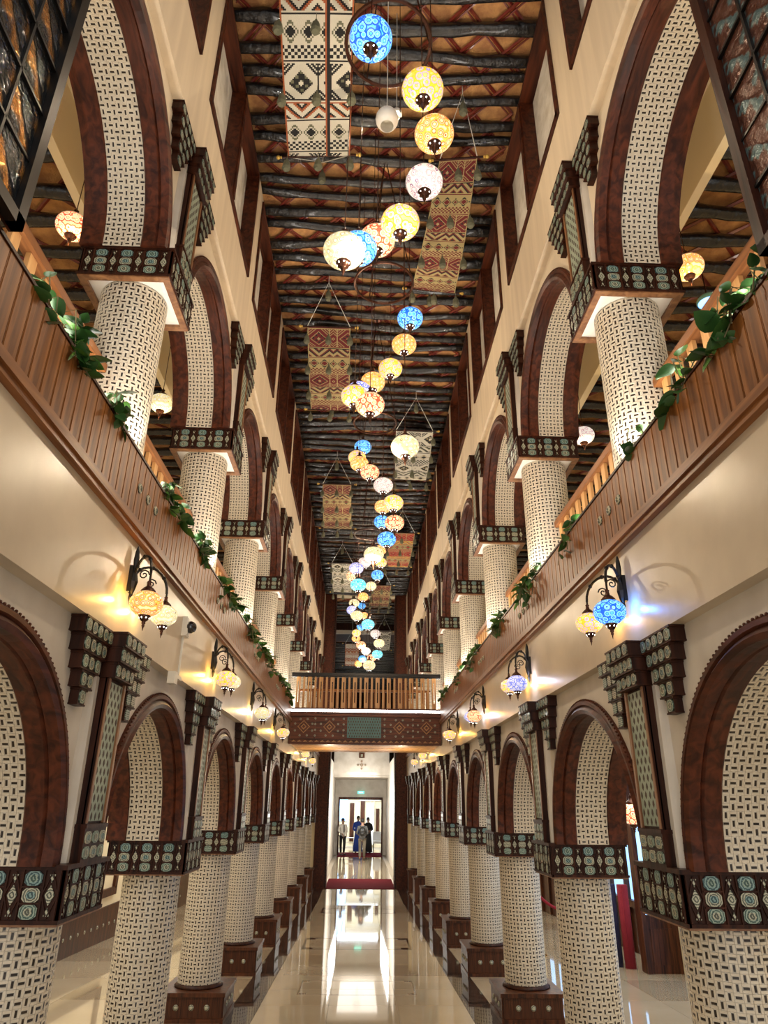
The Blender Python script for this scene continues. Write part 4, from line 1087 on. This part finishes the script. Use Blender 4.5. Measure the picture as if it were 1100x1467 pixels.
for i, (x, y, m, c) in enumerate(((3.50, 11.32, crim, 'crimson carpet roll standing nearest the mosaic column'), (3.60, 11.14, navy, 'navy carpet roll standing between two crimson rolls'), (3.73, 11.0, crim, 'crimson carpet roll standing nearest the wooden door'))):
    b = MB()
    b.lathe([(.075, 0), (.075, 1.02), (.02, 1.02)], 16); b.tube([(.076 * math.cos(-2), .076 * math.sin(-2), 0), (.076 * math.cos(-2), .076 * math.sin(-2), 1.02)], .008, 5)
    thing('carpet_roll', c, 'carpet', (x, y, zf(y)), 0, 'carpet rolls in the right aisle', b.mesh('carpet_roll', m, True))
d2 = setting('door_2', None, (3.86, 10.62, zf(10.6))); d2['label'] = 'brown wooden glazed door leaf standing open in the right aisle'
b = MB(); b.box(-.06, 0, -.06, .14, 0, 2.6); b.box(.40, .46, -.03, .03, 0, 2.1); b.box(0, .40, -.02, .02, 0, .62); b.box(0, .40, -.025, .025, 2.0, 2.1); b.box(0, .40, -.025, .025, .60, .68); b.box(.05, .35, -.03, -.02, .10, .52)
obj('door_leaf', b.mesh('door_leaf', ped_wood), d2)
b = MB(); b.box(0, .40, -.005, .005, .68, 2.0); obj('pane', b.mesh('pane', sky_pane), d2)
b = MB(); b.lathe([(.09, .0), (.10, .02), (.085, .05), (.03, .09)], 24, cap=False); BW = b.mesh('bowl', glass_green := mat('green_glass', (.16, .34, .26), .1, coat=.5), True)
t = thing('bowl_lamp', 'green-rimmed glass bowl lamp hanging in the right gallery behind the ivy', 'lamp', (2.9, 4.66, 6.0))
obj('bowl', BW, t); b = MB(); b.lathe([(.085, .002), (.02, .002)], 20); obj('diffuser', b.mesh('diffuser', sky_pane), t); b = MB(); b.tube([(0, 0, .08), (0, 0, .44)], .006, 6); obj('stem', b.mesh('stem', bronze), t)
brass = mat('brass', (.70, .45, .16), .22, 1.0)
t = thing('coffee_pot', 'tall brass coffee pot ornament on a dark stand in the right aisle', 'pot', (3.55, 12.6, zf(12.6)))
b = MB(); b.lathe([(.20, 0), (.22, .05), (.18, .10), (.20, .22)], 16); obj('stand', b.mesh('stand', dwood), t)
b = MB(); b.lathe([(.16, .22), (.20, .34), (.17, .50), (.09, .70), (.075, .82), (.11, .92), (.12, .95)], 20); obj('body', b.mesh('body', brass, True), t)
b = MB(); b.lathe([(.12, .95), (.10, 1.0), (.05, 1.08), (.015, 1.14), (.02, 1.18), (.002, 1.24)], 16); obj('lid', b.mesh('lid', brass, True), t)
b = MB(); b.tube([(-.15, 0, .5), (-.26, 0, .62), (-.30, 0, .85), (-.36, 0, .92)], [.035, .028, .02, .022], 8); obj('spout', b.mesh('spout', brass, True), t)
b = MB(); b.tube([(.11, 0, .9), (.22, 0, .88), (.26, 0, .7), (.22, 0, .5), (.16, 0, .42)], .014, 6); obj('handle', b.mesh('handle', brass, True), t)
t = thing('rope_barrier', 'red velvet rope hanging between two brass posts in the right aisle', 'barrier', (3.1, 12.0, zf(12)))
for dx in (-.42, .42):
    b = MB(); b.lathe([(.13, 0), (.13, .02), (.03, .05), (.022, .08), (.022, .86), (.04, .89), (.03, .93), (.002, .95)], 14, (dx, 0, 0)); obj('post', b.mesh('post', brass, True), t)
b = MB(); b.tube([(-.42 + .84 * i / 12, 0, .86 - .25 * math.sin(PI * i / 12)) for i in range(13)], .022, 8); obj('rope', b.mesh('rope', crim, True), t)

# ------------------------------------------------------------------ people in the lobby
skin = mat('skin', (.36, .20, .13), .5); hairm = mat('hair', (.015, .012, .010), .6); shoe = mat('black_shoes', (.012, .012, .012), .35)
def skinobj(name, vs, es, rs, m, parent, sub=1, root=0):
    me = bpy.data.meshes.new(name); me.from_pydata(vs, es, []); me.materials.append(m)
    o = obj(name, me, parent); md = o.modifiers.new('skin', 'SKIN'); md.use_smooth_shade = True
    if not me.skin_vertices: me.skin_vertices.new() if hasattr(me.skin_vertices, 'new') else None
    lay = me.skin_vertices[0].data
    for i, r in enumerate(rs): lay[i].radius = r if isinstance(r, tuple) else (r, r); lay[i].use_root = (i == root)
    s = o.modifiers.new('sub', 'SUBSURF'); s.levels = sub; s.render_levels = sub
    return o
def person(loc, rz, H, lb, top, bottom, robe=None, hands='down', stride=.08, extras=None):
    t = thing('person', lb, 'person', loc, rz, 'people in the lobby'); k = H / 1.75
    def V(x, y, z): return (x * k, y * k, z * k)
    hand = {'down': ((.24, .02, .98), (.26, -.06, .76)), 'front': ((.23, -.02, 1.05), (.05, -.24, 1.12)), 'waist': ((.25, .02, 1.03), (.10, -.20, 1.0))}[hands]
    vs = [V(0, 0, .94), V(0, .01, 1.16), V(0, .01, 1.38), V(0, 0, 1.50), V(0, -.015, 1.60), V(0, -.01, 1.70)]
    es = [(0, 1), (1, 2), (2, 3), (3, 4), (4, 5)]; rs = [.08, .07, .08, .045, .08, .06]
    for g in (-1, 1):
        a = len(vs); vs += [V(g * .10, 0, .86), V(g * .10, -stride * g * .5, .48), V(g * .10, stride * g, .09), V(g * .11, stride * g - .13, .03)]
        es += [(0, a), (a, a + 1), (a + 1, a + 2), (a + 2, a + 3)]; rs += [.085, .055, .04, .035]
        a = len(vs); e, h = hand
        vs += [V(g * .19, .01, 1.40), V(g * e[0], e[1], e[2] + .1), V(g * h[0], h[1], h[2]), V(g * h[0] * .98, h[1] - .04, h[2] - .08)]
        es += [(2, a), (a, a + 1), (a + 1, a + 2), (a + 2, a + 3)]; rs += [.05, .04, .028, (.02, .035)]
    vs = [tuple(q) for q in vs]; rs = [tuple(c * k for c in r) if isinstance(r, tuple) else r * k for r in rs]
    body = skinobj('body', vs, es, rs, skin, t)
    # fingers, nose, ears
    b = MB()
    for g in (-1, 1):
        h = hand[1]
        for f in range(4): b.tube([V(g * (h[0] * .98 - .015 + .0), h[1] - .065 + f * .016, h[2] - .09), V(g * h[0] * .95, h[1] - .07 + f * .017, h[2] - .13 - .01 * (f in (1, 2))), V(g * (h[0] * .92), h[1] - .068 + f * .016, h[2] - .16)], .0075 * k, 5)
        b.tube([V(g * h[0], h[1] - .07, h[2] - .04), V(g * (h[0] - .02), h[1] - .10, h[2] - .08)], .009 * k, 5)
        b.ball(V(g * .082, -.01, 1.61), .018 * k, 1.4, 6, 5)
    b.ball(V(0, -.112, 1.60), .014 * k, 1.5, 6, 5)
    obj('face_and_fingers', b.mesh('face_and_fingers', skin, True), t)
    b = MB(); b.ball(V(-.03, -.098, 1.63), .008 * k, 1, 6, 4); b.ball(V(.03, -.098, 1.63), .008 * k, 1, 6, 4); b.box(-.022 * k, .022 * k, -.108 * k, -.09 * k, 1.563 * k, 1.568 * k); obj('eyes_and_mouth', b.mesh('eyes', hairm), t)
    if robe:
        b = MB(); b.lathe([(.26 * k, .04 * k), (.22 * k, .5 * k), (.17 * k, .95 * k), (.16 * k, 1.1 * k), (.19 * k, 1.36 * k), (.10 * k, 1.46 * k), (.06 * k, 1.5 * k)], 18); 
        o = obj('robe', b.mesh('robe', robe, True), t); o.scale = (1, .72, 1)
        skinobj('sleeves', [vs[10 - 0]] and [V(0, .01, 1.38), V(-.19, .01, 1.40), V(-hand[0][0], hand[0][1], hand[0][2] + .1), V(-hand[1][0], hand[1][1], hand[1][2]), V(.19, .01, 1.40), V(hand[0][0], hand[0][1], hand[0][2] + .1), V(hand[1][0], hand[1][1], hand[1][2])],
                [(0, 1), (1, 2), (2, 3), (0, 4), (4, 5), (5, 6)], [.11 * k, .07 * k, .062 * k, .055 * k, .07 * k, .062 * k, .055 * k], robe, t)
    else:
        skinobj('shirt', [V(0, 0, .84), V(0, .01, 1.16), V(0, .01, 1.38), V(0, 0, 1.45), V(-.19, .01, 1.40), V(-hand[0][0], hand[0][1], hand[0][2] + .1), V(-hand[1][0], hand[1][1], hand[1][2] + .03), V(.19, .01, 1.40), V(hand[0][0], hand[0][1], hand[0][2] + .1), V(hand[1][0], hand[1][1], hand[1][2] + .03)],
                [(0, 1), (1, 2), (2, 3), (2, 4), (4, 5), (5, 6), (2, 7), (7, 8), (8, 9)], [(.17 * k, .15 * k), (.165 * k, .14 * k), (.18 * k, .14 * k), .07 * k, .062 * k, .052 * k, .04 * k, .062 * k, .052 * k, .04 * k], top, t)
        vv = [V(0, 0, 1.0)]; ee = []; rr = [(.16 * k, .14 * k)]
        for g in (-1, 1):
            a = len(vv); vv += [V(g * .10, 0, .84), V(g * .10, -stride * g * .5, .48), V(g * .10, stride * g, .10)]; ee += [(0, a), (a, a + 1), (a + 1, a + 2)]; rr += [.10 * k, .075 * k, .062 * k]
        skinobj('trousers', vv, ee, rr, bottom, t)
    b = MB()
    for g in (-1, 1): b.ball(V(g * .105, stride * g - .06, .045), .05 * k, .8, 8, 6); b.ball(V(g * .11, stride * g - .13, .035), .045 * k, .7, 8, 6)
    obj('shoes', b.mesh('shoes', shoe, True), t)
    b = MB(); b.ball(V(0, .018, 1.675), .092 * k, 1.0, 12, 8); obj('hair', b.mesh('hair', robe if extras == 'veil' else hairm, True), t)
    if extras == 'backpack':
        b = MB(); b.ball(V(0, .19, 1.22), .16 * k, 1.25, 12, 8); b.box(-.10 * k, .10 * k, .25 * k, .37 * k, 1.04 * k, 1.2 * k)
        for g in (-1, 1): b.tube([V(g * .10, .14, 1.42), V(g * .11, -.02, 1.47), V(g * .12, -.12, 1.3), V(g * .13, .02, 1.05)], .018 * k, 5)
        obj('backpack', b.mesh('backpack', shoe, True), t)
    if extras == 'tie':
        b = MB(); b.poly([V(-.02, -.13, 1.43), V(.02, -.13, 1.43), V(.03, -.135, 1.1), V(0, -.135, 1.05), V(-.03, -.135, 1.1)], (0, -.01, 0)); obj('necktie', b.mesh('necktie', shoe), t)
    return t
grey = mat('grey_cloth', (.10, .10, .10), .9); whitec = mat('white_cloth', (.75, .72, .66), .8); blackc = mat('black_cloth', (.012, .012, .014), .8); bluec = mat('blue_cloth', (.03, .08, .45), .8); olivec = mat('olive_trousers', (.13, .11, .08), .85)
person((.10, 34.6, -.40), 0, 1.70, 'person from behind in grey shirt with black backpack walking on the marble', grey, olivec, hands='waist', stride=.12, extras='backpack').rotation_euler = (0, 0, PI)
person((-.86, 37.4, -.388), .5, 1.66, 'person in white shirt, black tie and black trousers standing at the left door jamb', whitec, blackc, hands='waist', stride=.03, extras='tie')
person((-.10, 39.6, -.388), 0, 1.74, 'person in a long bright blue robe beyond the far door', bluec, bluec, robe=bluec, hands='waist')
person((.42, 39.2, -.388), .2, 1.68, 'person in a long black robe and veil beyond the far door', blackc, blackc, robe=blackc, hands='front', extras='veil')
# chair and low table seen beyond the door
t = thing('garden_chair', 'white cushioned chair on the right beyond the far door', 'chair', (.98, 41.0, -.40))
b = MB(); b.box(-.26, .26, -.26, .26, .38, .50); obj('seat', b.mesh('seat', whitec), t)
b = MB(); b.box(-.26, .26, .20, .28, .50, .95); obj('backrest', b.mesh('backrest', whitec), t)
for sx in (-1, 1):
    for sy in (-1, 1):
        b = MB(); b.box(sx * .24 - .02, sx * .24 + .02, sy * .24 - .02, sy * .24 + .02, 0, .38); obj('leg', b.mesh('leg', black), t)
t = thing('side_table', 'small glass topped table on the left beyond the far door', 'table', (-.62, 41.2, -.40))
b = MB(); b.box(-.30, .30, -.25, .25, .62, .65); obj('table_top', b.mesh('table_top', white), t)
for sx in (-1, 1):
    for sy in (-1, 1):
        b = MB(); b.tube([(sx * .26, sy * .21, 0), (sx * .26, sy * .21, .62)], .014, 6); obj('leg', b.mesh('leg', black), t)
b = MB()
for i in range(2): b.box(-.28, .28, -.20, .20, .2 + i * .2, .215 + i * .2)
obj('shelf', b.mesh('shelf', white), t)
